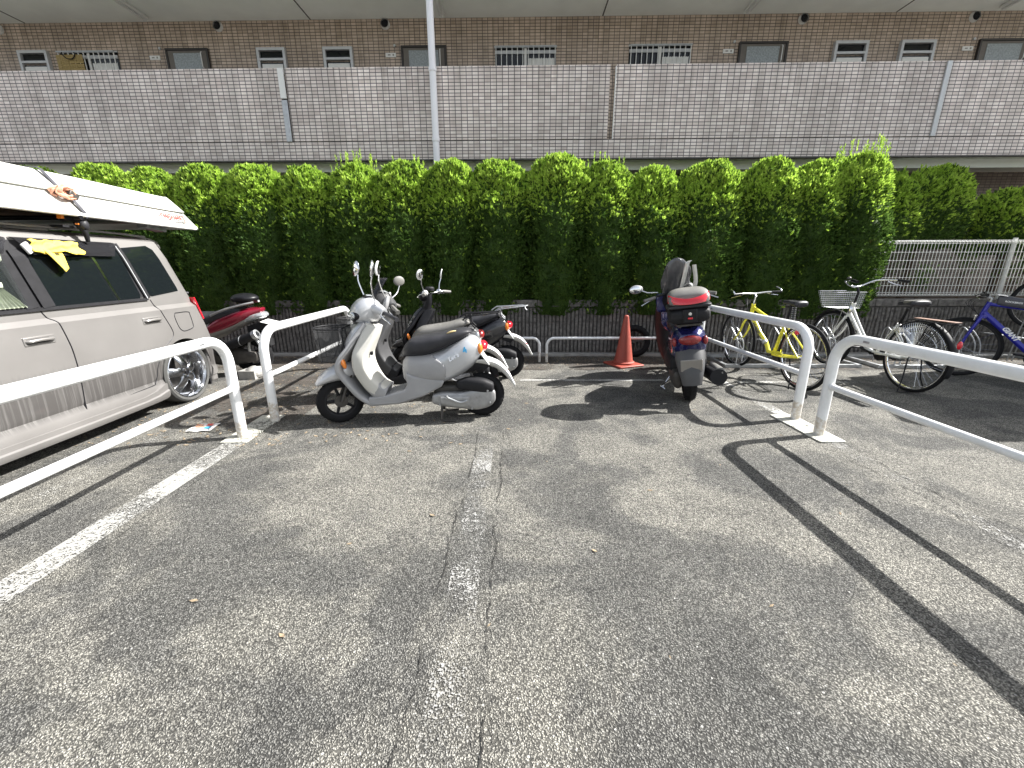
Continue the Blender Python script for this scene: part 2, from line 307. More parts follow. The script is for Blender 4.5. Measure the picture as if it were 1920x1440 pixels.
# ------------------------------------------------------------------ mesh helpers
def catmull(P, n):
    P = np.asarray(P, float)
    if len(P) < 3: 
        tt = np.linspace(0, 1, n)[:, None]; return P[0] * (1 - tt) + P[-1] * tt
    Q = np.vstack([2 * P[0] - P[1], P, 2 * P[-1] - P[-2]]); out = []
    k = len(P) - 1
    for u in np.linspace(0, k, n):
        i = min(int(u), k - 1); f = u - i; a, b, c, d = Q[i:i + 4]
        out.append(0.5 * ((2 * b) + (-a + c) * f + (2 * a - 5 * b + 4 * c - d) * f * f + (-a + 3 * b - 3 * c + d) * f ** 3))
    return np.array(out)
class MB:
    def __init__(s): s.v = []; s.f = []; s.n = 0
    def add(s, V, F):
        V = np.asarray(V, float).reshape(-1, 3)
        s.v.append(V); s.f += [tuple(int(i) + s.n for i in f) for f in F]; s.n += len(V); return s
    def rings(s, rings, cap=True, closed=False, ringclosed=True):
        rings = np.asarray(rings, float); k, n = rings.shape[:2]; F = []
        for i in range(k if closed else k - 1):
            a = i * n; b = ((i + 1) % k) * n
            for j in range(n if ringclosed else n - 1):
                j2 = (j + 1) % n; F.append((a + j, a + j2, b + j2, b + j))
        if cap and not closed: F += [tuple(range(n))[::-1], tuple((k - 1) * n + j for j in range(n))]
        return s.add(rings.reshape(-1, 3), F)
    def box(s, c, size, rot=None):
        h = np.array(size) / 2; V = np.array([[x, y, z] for z in (-1, 1) for y in (-1, 1) for x in (-1, 1)]) * h
        if rot is not None:
            m = np.array(Matrix.Rotation(rot[0], 3, rot[1]) if isinstance(rot, tuple) else rot); V = V @ m.T
        return s.add(V + np.array(c), [(0, 2, 3, 1), (4, 5, 7, 6), (0, 1, 5, 4), (2, 6, 7, 3), (0, 4, 6, 2), (1, 3, 7, 5)])
    def tube(s, pts, r, n=8, closed=False, res=None, ry=None):
        P = catmull(pts, res) if res else np.asarray(pts, float)
        k = len(P); rr = np.full(k, r) if np.isscalar(r) else np.interp(np.linspace(0, 1, k), np.linspace(0, 1, len(r)), r)
        if closed: T = np.roll(P, -1, 0) - np.roll(P, 1, 0)
        else: T = np.gradient(P, axis=0) if k > 2 else np.repeat([P[1] - P[0]], 2, 0)
        T /= np.linalg.norm(T, axis=1)[:, None] + 1e-12
        up = np.array([0, 0, 1.]) if abs(T[0][2]) < 0.9 else np.array([1., 0, 0])
        a = np.linspace(0, 2 * np.pi, n, endpoint=False); rings = []
        u = np.cross(T[0], up); u /= np.linalg.norm(u)
        for i in range(k):
            u = u - T[i] * (u @ T[i]); u /= np.linalg.norm(u) + 1e-12; v = np.cross(T[i], u)
            rings.append(P[i] + rr[i] * (np.cos(a)[:, None] * u + np.sin(a)[:, None] * v))
        return s.rings(rings, True, closed)
    def cyl(s, a, b, r, n=16, r2=None): return s.tube([a, b], [r, r if r2 is None else r2], n)
    def lathe(s, prof, c=(0, 0, 0), axis='y', n=32, cap=False):
        a = np.linspace(0, 2 * np.pi, n, endpoint=False); rings = []
        for r, h in prof:
            x, z = r * np.cos(a), r * np.sin(a); q = np.full(n, h)
            V = {'y': np.stack([x, q, z], 1), 'z': np.stack([x, z, q], 1), 'x': np.stack([q, x, z], 1)}[axis]
            rings.append(V + np.array(c))
        return s.rings(rings, cap)
    def torus(s, c, Rr, r, axis='y', n=40, m=10, rz=None):
        b = np.linspace(0, 2 * np.pi, m + 1)
        return s.lathe([(Rr + r * math.cos(t), (rz or r) * math.sin(t)) for t in b], c, axis, n)
    def ell(s, c, rad, n=16, m=10, rot=None):
        th = np.linspace(0.02, np.pi - 0.02, m); a = np.linspace(0, 2 * np.pi, n, endpoint=False)
        V = np.array([[[math.sin(t) * math.cos(q), math.sin(t) * math.sin(q), math.cos(t)] for q in a] for t in th]) * np.array(rad)
        if rot is not None: V = V @ np.array(rot).T
        return s.rings(V + np.array(c))
    def station(s, st, e=2.4, n=24, res=None, axis='x', round_ends=True):
        """rings across x: (x, z0, z1, halfwidth[, ycentre])"""
        st = np.array([tuple(q) + ((0,) if len(q) == 4 else ()) for q in st], float)
        st = catmull(st, res or max(12, len(st) * 4))
        if round_ends:
            f = st[0].copy(); l = st[-1].copy(); ext = []
            for q, sg in ((f, -1), (l, 1)):
                L = []
                for k in (0.75, 0.4):
                    p = q.copy(); zc = (q[1] + q[2]) / 2; hh = (q[2] - q[1]) / 2; p[1] = zc - hh * k; p[2] = zc + hh * k; p[3] = q[3] * k
                    p[0] = q[0] + sg * min(hh, q[3]) * 0.35 * math.sqrt(1 - k * k); L.append(p)
                ext.append(L)
            st = np.vstack([ext[0][::-1], st, ext[1]])
        a = np.linspace(0, 2 * np.pi, n, endpoint=False); c_, s_ = np.cos(a), np.sin(a)
        cx = np.sign(c_) * abs(c_) ** (2 / e); cz = np.sign(s_) * abs(s_) ** (2 / e); rings = []
        for x, z0, z1, hw, yc in st:
            zc, hh = (z0 + z1) / 2, max(0.0005, (z1 - z0) / 2)
            V = np.stack([np.full(n, x), yc + max(hw, 0.0005) * cx, zc + hh * cz], 1); rings.append(V)
        return s.rings(rings)
    def sweep(s, path, hw, th, e=4, n=20, res=24, bow=0.0):
        """flat rounded section swept along an x-z path; bow bends its edges backwards"""
        P = catmull([(p[0], 0, p[1]) for p in path], res); k = len(P)
        HW = catmull(np.array(hw)[:, None] if not np.isscalar(hw) else np.array([[hw], [hw], [hw]]), k)[:, 0]
        T = np.gradient(P, axis=0); T /= np.linalg.norm(T, axis=1)[:, None]
        a = np.linspace(0, 2 * np.pi, n, endpoint=False); c_, s_ = np.cos(a), np.sin(a)
        cy = np.sign(c_) * abs(c_) ** (2 / e); cn = np.sign(s_) * abs(s_) ** (2 / e); rings = []
        for i in range(k):
            nrm = np.array([T[i][2], 0, -T[i][0]])
            y = HW[i] * cy; V = P[i] + np.stack([np.zeros(n), y, np.zeros(n)], 1) + nrm * (th / 2 * cn + bow * (y / 0.2) ** 2)[:, None]; rings.append(V)
        return s.rings(rings)
    def prism(s, poly, y0, y1):
        n = len(poly); V = [(x, y, z) for y in (y0, y1) for x, z in poly]
        return s.add(V, [tuple(range(n))[::-1], tuple(range(n, 2 * n))] + [(i, (i + 1) % n, n + (i + 1) % n, n + i) for i in range(n)])
    def xf(s, Mx):
        m = np.array(Mx)
        s.v = [V @ m[:3, :3].T + m[:3, 3] for V in s.v]; return s
    def build(s, name, m, parent=None, smooth=True, bevel=0, seg=2, angle=40):
        me = bpy.data.meshes.new(name); V = np.vstack(s.v) if s.v else np.zeros((0, 3))
        me.from_pydata(V.tolist(), [], s.f); me.update()
        bm = bmesh.new(); bm.from_mesh(me); bmesh.ops.recalc_face_normals(bm, faces=bm.faces); bm.to_mesh(me); bm.free()
        me.materials.append(M[m] if isinstance(m, str) else m)
        o = bpy.data.objects.new(name, me); COL.objects.link(o)
        if parent: o.parent = parent
        if smooth:
            me.polygons.foreach_set('use_smooth', [True] * len(me.polygons))
            me.set_sharp_from_angle(angle=R(angle))
        if bevel:
            b = o.modifiers.new('bevel', 'BEVEL'); b.width = bevel; b.segments = seg; b.limit_method = 'ANGLE'; b.angle_limit = R(35)
            b.harden_normals = False
        return o
def tag(o, label=None, cat=None, group=None, kind=None):
    if label: o['label'] = label
    if cat: o['category'] = cat
    if group: o['group'] = group
    if kind: o['kind'] = kind
    return o
def thing(name, label, cat, loc=(0, 0, 0), rz=0, group=None, rot=None):
    o = bpy.data.objects.new(name, None); COL.objects.link(o); o.empty_display_size = 0.1
    o.location = loc; o.rotation_euler = rot or (0, 0, rz); return tag(o, label, cat, group)
def text_obj(name, s, size, m, parent, mtx, ext=0.0015, shear=0.0, bold=0.0):
    cu = bpy.data.curves.new(name, 'FONT'); cu.body = s; cu.size = size; cu.extrude = ext; cu.shear = shear; cu.offset = bold
    cu.align_x = 'CENTER'; cu.align_y = 'CENTER'
    tmp = bpy.data.objects.new(name + '_tmp', cu); COL.objects.link(tmp)
    dg = bpy.context.evaluated_depsgraph_get(); me = bpy.data.meshes.new_from_object(tmp.evaluated_get(dg))
    bpy.data.objects.remove(tmp); me.materials.clear(); me.materials.append(M[m])
    o = bpy.data.objects.new(name, me); COL.objects.link(o); o.parent = parent
    me.transform(mtx); return o
def frame(origin, xdir, ydir):
    x = Vector(xdir).normalized(); y = Vector(ydir); y = (y - x * y.dot(x)).normalized(); z = x.cross(y)
    m = Matrix((x, y, z)).transposed().to_4x4(); m.translation = Vector(origin); return m

# ------------------------------------------------------------------ ground
def sheet(name, x0, y0, x1, y1, z, m, kind='structure', rot=0.0):
    mb = MB(); mb.add([(x0, y0, z), (x1, y0, z), (x1, y1, z), (x0, y1, z)], [(0, 1, 2, 3)])
    if rot: mb.xf(Matrix.Translation(((x0 + x1) / 2, (y0 + y1) / 2, 0)) @ Matrix.Rotation(rot, 4, 'Z') @ Matrix.Translation((-(x0 + x1) / 2, -(y0 + y1) / 2, 0)))
    o = mb.build(name, m, None, False); tag(o, kind=kind); return o
sheet('ground', -120, -120, 120, 120, 0.0, 'asphalt')
BR = R(1.3)
sheet('road_marking', -2.27, -1.5, -2.10, 3.04, 0.004, 'line', rot=R(1.0))
sheet('road_marking', -2.36, 3.5, -2.25, 4.78, 0.004, 'line_worn', rot=BR)
sheet('road_marking', -0.30, -.6, -0.17, 3.35, 0.004, 'line_worn2', rot=R(0.8))
sheet('road_marking', 2.36, 3.5, 2.48, 5.3, 0.004, 'line_worn', rot=R(1.5))
sheet('road_marking', 2.41, 0.0, 2.54, 3.05, 0.004, 'line_worn2', rot=R(1.0))
sheet('road_marking', 0.02, 4.80, 1.75, 4.885, 0.004, 'line')
sheet('road_marking', -2.75, 4.79, -0.4, 4.87, 0.004, 'line_worn')
sheet('road_marking', 2.6, 4.72, 4.75, 4.8, 0.004, 'line_worn')
sheet('road_marking', -2.93, 0.6, -2.83, 3.3, 0.004, 'line_faint', rot=R(1.0))
for nm, x, y in (('left', -2.25, 3.27), ('right', 2.43, 3.32)):
    mb = MB(); mb.box((x, y, 0.006), (0.21, 0.62, 0.012)); mb.xf(Matrix.Translation((x, y, 0)) @ Matrix.Rotation(R(3), 4, 'Z') @ Matrix.Translation((-x, -y, 0)))
    tag(mb.build('mortar_strip', 'patch', bevel=0.004), kind='structure')
def crack(x0, y0, x1, y1, amp, wd, seed):
    rr = random.Random(seed); n = int(math.hypot(x1 - x0, y1 - y0) / .018); L = []; off = 0
    for i in range(n + 1):
        u = i / n; off += rr.gauss(0, amp); off *= .97; w2 = .7 * wd * max(.05, rr.uniform(.1, 1.0)) * (0.0 + (math.sin(u * 23 + seed) > -.75))
        x, y = x0 + (x1 - x0) * u, y0 + (y1 - y0) * u; d = Vector((y1 - y0, x0 - x1)).normalized()
        L.append([(x + d.x * (off - w2), y + d.y * (off - w2), .0052), (x + d.x * (off + w2), y + d.y * (off + w2), .0052)])
    mb = MB(); mb.rings(L, False, ringclosed=False); tag(mb.build('asphalt_crack', 'crackm', None, False), kind='structure')
crack(-.375, -.3, -.335, 3.4, .004, .0045, 1); crack(-.125, -.3, -.11, 3.2, .004, .0045, 2)
crack(2.60, .6, 2.50, 3.0, .006, .006, 3); crack(2.40, .9, 2.36, 2.7, .006, .005, 4); crack(2.5, 2.4, 2.9, .8, .008, .004, 6)
crack(2.36, 3.6, 2.42, 5.2, .005, .004, 7); crack(-2.05, .4, -2.08, 3.0, .004, .003, 8)
# gutter strip and debris by the wall
mb = MB(); mb.box((0, 6.28, 0.01), (26, 0.13, 0.06)); tag(mb.build('kerb', 'concrete', bevel=0.008), kind='structure')
def litter(name, n, area, zf, label):
    V = []; F = []
    for i in range(n):
        x, y = area(); s = random.uniform(0.006, 0.026); a = random.uniform(0, 6.28); z = zf + random.uniform(0.001, 0.006)
        d = np.array([math.cos(a), math.sin(a)]); e = np.array([-d[1], d[0]]); k = len(V)
        for u, v2, h in ((-1, 0, 0), (0, -.4, .2), (1, 0, .5), (0, .4, .1)):
            q = d * u * s + e * v2 * s; V.append((x + q[0], y + q[1], z + h * 0.008))
        F.append((k, k + 1, k + 2, k + 3))
    mb = MB(); mb.add(V, F); o = mb.build(name, 'leaf_dry', None, False); tag(o, label, 'leaf litter', kind='stuff'); return o
def near_wall():
    return random.uniform(-6, 7.5), 6.25 - abs(random.gauss(0, 0.33))
def left_bay():
    return random.gauss(-2.6, 0.9), random.uniform(2.9, 5.6)
litter('leaf_litter', 5200, near_wall, 0.0, 'dry brown needles and leaf scraps along the foot of the block wall')
litter('leaf_litter', 900, left_bay, 0.0, 'dry brown leaf scraps strewn around the left white barriers')
litter("leaf_litter", 26, lambda: (random.uniform(-1.6, 2.2), random.uniform(1.0, 4.6)), 0.0, 'few scattered leaf scraps on the open asphalt bay')
sheet('needle_dirt', -7.5, 5.35, 7.5, 6.34, 0.006, 'dirt')
sheet('needle_dirt', -3.3, 3.3, -2.0, 5.34, 0.007, 'dirt')
# ------------------------------------------------------------------ block wall
wall = thing('retaining_wall', 'low dark grey retaining wall of vertical ribbed blocks below the hedge', 'wall', (0, 6.35, 0))
mb = MB(); rows = [(0.0, 0.066), (0.074, 0.282), (0.290, 0.506), (0.514, 0.72)]
pitch = 0.0565; x = -12.0; k = 0
while x < 12.0:
    if k % 8 != 7 or True:
        for z0, z1 in rows:
            d = random.uniform(0.012, 0.03); wd = pitch - random.uniform(0.011, 0.017)
            zs = np.linspace(z0, z1, 3 if z1 - z0 < 0.1 else 5); rg = []
            for zz in zs:
                dd = d + random.uniform(-0.006, 0.006); j = random.uniform(-0.002, 0.002)
                rg.append([(x - wd / 2, 0.02, zz), (x - wd / 2 + .004 + j, -dd, zz), (x + wd / 2 - .004 + j, -dd + random.uniform(-.003, .003), zz), (x + wd / 2, 0.02, zz)])
            mb.rings(rg)
    x += pitch; k += 1
    if k % 8 == 0: x += 0.006
mb.build('ribbed_blocks', 'block', wall, False)
mb = MB(); mb.box((0, 0.085, 0.38), (24, 0.15, 0.76)); mb.build('wall_core', 'mortar', wall, False)
mb = MB()
for i in range(54): mb.box((-12 + i * 0.456 + 0.2, 0.07, 0.79), (0.448, 0.19, 0.1))
mb.build('coping', 'block', wall, False, bevel=0.006)
o = sheet('planting_bed', -16, 6.5, 16, 9.4, 0.70, 'soil')

# ------------------------------------------------------------------ apartment building
D1, D2 = 7.97, 9.39
bld = thing('apartment_building', 'apartment building with tiled access gallery above the hedge', 'building', (0, 0, 0))
def box_part(name, x0, x1, y0, y1, z0, z1, m, par=None, bevel=0, smooth=False):
    b = MB(); b.box(((x0 + x1) / 2, (y0 + y1) / 2, (z0 + z1) / 2), (x1 - x0, y1 - y0, z1 - z0)); return b.build(name, m, par or bld, smooth or bevel > 0, bevel=bevel)
XL, XR = -17.0, 15.0
segs = [(XL, -3.99), (-3.885, 1.505), (1.60, 6.915), (7.01, XR)]
for a, b_ in segs: box_part('parapet_panel', a, b_, D1, D1 + 0.15, 3.416, 4.50, 'tile', bevel=0.004)
box_part('parapet_base', XL, XR, D1, D1 + 0.15, 3.125, 3.408, 'tile', bevel=0.003)
box_part('joint_backing', XL, XR, D1 + 0.06, D1 + 0.14, 3.405, 3.42, 'mortar')
for a, b_ in ((-3.99, -3.885), (1.505, 1.60), (6.915, 7.01)): box_part('joint_backing', a, b_, D1 + 0.07, D1 + 0.12, 3.42, 4.44, 'tile_brown')
# expansion joint covers
def joint_cover(x0, x1, z0, z1, y, m): return box_part('joint_cover', x0, x1, y, y + 0.03, z0, z1, m, bevel=0.003)
joint_cover(-3.995, -3.90, 4.05, 4.49, D1 - 0.032, 'offwhite'); joint_cover(-3.99, -3.895, 3.405, 4.03, D1 - 0.028, 'steel')
joint_cover(6.915, 6.99, 3.41, 4.49, D1 - 0.030, 'alframe'); joint_cover(1.588, 1.603, 3.41, 4.47, D1 - 0.012, 'offwhite')
box_part('gallery_floor', XL, XR, D1 + 0.02, D2, 3.13, 3.30, 'soffit')
box_part('parapet_drip_edge', XL, XR, D1 - 0.01, D1 + 0.05, 3.10, 3.124, 'mortar', bevel=0.003)
box_part('floor_beam', XL, XR, D1 + 0.3, D1 + 0.55, 2.99, 3.129, 'soffit')
box_part('ceiling_slab', XL, XR, D1 - 0.05, D2, 5.84, 6.1, 'soffit')
box_part('upper_parapet', XL, XR, D1 - 0.05, D1 + 0.1, 6.1, 7.15, 'tile')
box_part('roof_slab', XL, XR, D2 - .1, D2 + 8, 9.1, 9.3, 'soffit')
wallback = box_part('gallery_wall', XL, XR, D2, D2 + 0.25, 3.30, 5.84, 'tile_brown')
box_part('lower_wall', XL, XR, D2, D2 + 0.25, 0.0, 3.13, 'tile_shaded')
box_part('upper_wall', XL, XR, D2, D2 + 0.25, 6.1, 9.1, 'tile_brown')
box_part('side_wall', XL, XL + .25, D2 + .25, D2 + 8, 0, 9.1, 'tile'); box_part('side_wall', XR - .25, XR, D2 + .25, D2 + 8, 0, 9.1, 'tile')
# ceiling seams
for xs in (-9.46, -3.95, 1.573, 7.0): box_part('ceiling_seam', xs - 0.012, xs + 0.012, D1, D2 - 0.01, 5.836, 5.841, 'mortar')
YW = D2
def door(x0, x1):
    d = box_part('door', x0 + .038, x1 - .038, YW - .035, YW - .005, 3.32, 5.355, 'doorleaf', bevel=0.004)
    f = MB(); f.box(((x0 + x1) / 2, YW - .02, 5.375), (x1 - x0, .06, .035)); f.box((x0 + .018, YW - .02, 4.34), (.036, .06, 2.033)); f.box((x1 - .018, YW - .02, 4.34), (.036, .06, 2.033))
    f.build('door_frame', 'doorgrey', d, False, bevel=0.003)
    g = MB(); g.box(((x0 + x1) / 2, YW - .036, 4.6), ((x1 - x0) - .30, .014, 1.42)); g.build('glass', 'doorglass', d, False)
    h = MB(); h.tube([(x1 - .115, YW - .06, 5.05), (x1 - .115, YW - .085, 5.07), (x1 - .115, YW - .085, 5.3), (x1 - .115, YW - .06, 5.32)], .008, 8); h.build('handle', 'offwhite', d)
for a, b_ in ((-6.83, -6.0), (-2.26, -1.39), (4.17, 5.08), (8.64, 9.58), (-11.2, -10.35)): door(a, b_)
def window(x0, x1):
    f = MB(); zt, zb = 5.38, 4.2
    for bx in (((x0 + x1) / 2, YW - .03, zt - .025, x1 - x0, .08, .05), ((x0 + x1) / 2, YW - .03, 5.185, x1 - x0 - .08, .075, .04), ((x0 + x1) / 2, YW - .03, zb, x1 - x0, .08, .05),
               (x0 + .025, YW - .03, (zt + zb) / 2, .05, .082, zt - zb - .1), (x1 - .025, YW - .03, (zt + zb) / 2, .05, .082, zt - zb - .1)):
        f.box(bx[:3], bx[3:])
    w_ = f.build('window', 'alframe', bld, False, bevel=0.003)
    g = MB(); g.box(((x0 + x1) / 2, YW - .012, 5.26), (x1 - x0 - .1, .01, .13)); g.build('pane', 'glassdark', w_, False)
    g = MB(); g.box(((x0 + x1) / 2, YW - .022, 4.68), (x1 - x0 - .1, .02, .92)); g.build('pane', 'glassdark', w_, False)
    g = MB(); g.box(((x0 + x1) / 2, YW - .044, 4.66), (x1 - x0 - .15, .02, .90)); g.build('blind', 'offwhite', w_, False, bevel=.004)
for a, b_ in ((-5.045, -4.49), (-3.76, -3.19), (5.95, 6.575), (7.18, 7.82), (-9.72, -9.14)): window(a, b_)
def barred(x0, x1, seed):
    rr = random.Random(seed); zt, zb = 5.345, 4.35
    w_ = MB(); 
    for bx in (((x0 + x1) / 2, YW + .0, zt + .012, x1 - x0 + .03, .05, .024), ((x0 + x1) / 2, YW + .0, zb, x1 - x0, .05, .03), ((x0 + x1) / 2, YW - .012, 5.27, x1 - x0, .03, .055)): w_.box(bx[:3], bx[3:])
    wn = w_.build('barred_window', 'alframe', bld, False)
    g = MB(); g.box(((x0 + x1) / 2, YW - .005, (zt + zb) / 2), (x1 - x0, .012, zt - zb)); g.build('pane', 'glassdark', wn, False)
    g = MB(); xs = np.linspace(x0 + .03, x1 - .03, 60); rg = []
    for x_ in xs: q = YW - .016 - .006 * math.sin(x_ * 120); rg.append([(x_, q, 4.37), (x_, q, 5.17 + .01 * math.sin(x_ * 190))])
    lo = (x0 + x1) / 2 + .03
    g.rings([r for r in rg if r[0][0] > lo], cap=False, ringclosed=False); g.build('lace_curtain', 'offwhite', wn)
    st = MB(); st.box(((x0 + x1) / 2, YW - .02, (zt + zb) / 2), (.045, .022, zt - zb - .03)); st.build('mullion', 'offwhite', wn, False)
    nb = 11
    for i in range(nb + 1):
        b2 = MB(); xx = x0 + .02 + (x1 - x0 - .04) * i / nb; b2.box((xx, YW - .07, (zt + zb) / 2), (.012, .012, zt - zb)); b2.build('bar', 'white', wn, False)
    r2 = MB(); r2.box(((x0 + x1) / 2, YW - .085, 5.34), (x1 - x0, .014, .02)); r2.build('bar_rail', 'steel', wn, False)
barred(-.455, .712, 1); barred(2.11, 3.275, 2); barred(-8.93, -7.80, 3); barred(-13.2, -12.1, 4)
for px_ in (-7.07, -2.465, 3.985, 8.46):
    nb = box_part('name_plate', px_ - .1, px_ + .1, YW - .02, YW - .002, 5.215, 5.285, 'offwhite', bevel=.003)
    b2 = MB(); b2.box((px_ - .03, YW - .0215, 5.25), (.05, .003, .02)); b2.box((px_ + .05, YW - .0215, 5.25), (.03, .003, .03)); b2.build('name_card', 'champagne', nb, False)
for vx in (-5.73, -2.53, 5.30, 8.44, -10.0):
    v = MB(); v.lathe([(.075, -.06), (.085, -.03), (.085, 0), (.06, 0), (.06, -.05), (.0, -.045)][::1], (vx, YW, 5.745), 'y', 24); vo = v.build('vent_hood', 'offwhite', bld)
    v = MB(); v.lathe([(.062, -.052), (.001, -.052)], (vx, YW, 5.745), 'y', 20); v.build('vent_opening', 'black', vo)
for dx in (-6.98, -2.42, 4.04, 8.5):
    v = MB(); v.cyl((dx + .04, YW - .03, 5.40), (dx + .04, YW, 5.40), .022, 12); v.build('door_lamp', 'alframe', bld)
for lx in (-6.98, -1.42, 4.18, 8.76):
    l_ = MB(); l_.box((lx, 8.72, 5.808), (.12, 1.0, .05)); lo_ = l_.build('ceiling_light', 'offwhite', bld, False, bevel=.008)
    t_ = MB(); t_.cyl((lx, 8.27, 5.768), (lx, 9.17, 5.768), .016, 12); t_.build('tube', 'offwhite', lo_)
    e_ = MB(); e_.box((lx, 9.19, 5.775), (.05, .03, .05)); e_.box((lx, 8.25, 5.775), (.05, .03, .05)); e_.build('socket', 'offwhite', lo_, False)
# downpipe
dp = MB(); dp.cyl((-1.405, D1 - .09, 0.7), (-1.405, D1 - .09, 9.0), .056, 20); dpo = dp.build('downpipe', 'pipe', bld)
for z in (4.42, 3.40, 5.6):
    c_ = MB(); c_.lathe([(.066, -.03), (.066, .03)], (-1.405, D1 - .09, z), 'z', 20, cap=True); c_.box((-1.405, D1 - .03, z), (.03, .08, .03)); c_.build('pipe_collar', 'pipe', dpo, bevel=0)
# straw screen and hanger on the left barred window
mb = MB(); 
for i in range(26): mb.tube([(-8.93, YW - .10 - .006 * (i % 2), 5.27 - i * .0165), (-8.42, YW - .10 - .006 * ((i + 1) % 2), 5.275 - i * .0165 + random.uniform(-.004, .004))], .008, 6)
for x_ in (-8.85, -8.7, -8.55): mb.tube([(x_, YW - .112, 5.29), (x_, YW - .114, 4.85)], .004, 5)
tag(mb.build('straw_screen', 'straw'), 'tan woven straw screen hung on the left barred window', 'screen')
mb = MB(); mb.tube([(-8.78, YW - .13, 5.31), (-8.75, YW - .13, 5.24), (-8.68, YW - .13, 5.20), (-8.58, YW - .13, 5.21), (-8.53, YW - .13, 5.28), (-8.55, YW - .13, 5.30)], .009, 8, res=20)
tag(mb.build('hose_loop', 'black'), 'black loop of hose hanging over the straw screen', 'hose')

# building added out of frame, shaped to shade the bicycles
sv = thing('added_shadow_building', 'unseen pale building added beyond the right edge to shade the bicycles', 'building', (0, 0, 0))
fp = [(6.90, 4.30), (7.58, 5.80), (9.0, 6.10), (12.5, 6.10), (12.5, 3.80), (7.22, 3.84)]
mb = MB(); mb.add([(x, y, z) for z in (0, 3.1) for x, y in fp], [tuple(range(6))[::-1], tuple(range(6, 12))] + [(i, (i + 1) % 6, 6 + (i + 1) % 6, 6 + i) for i in range(6)]); mb.build('wall', 'soffit', sv, False)
mb = MB(); mb.add([(x, y, z) for z in (3.102, 3.2) for x, y in fp], [tuple(range(6))[::-1], tuple(range(6, 12))] + [(i, (i + 1) % 6, 6 + (i + 1) % 6, 6 + i) for i in range(6)]); mb.build('roof', 'concrete', sv, False)
mb = MB(); mb.box((9.5, 3.80, 1.05), (.9, .04, 2.05)); mb.build('door', 'alframe', sv, False, bevel=.005)

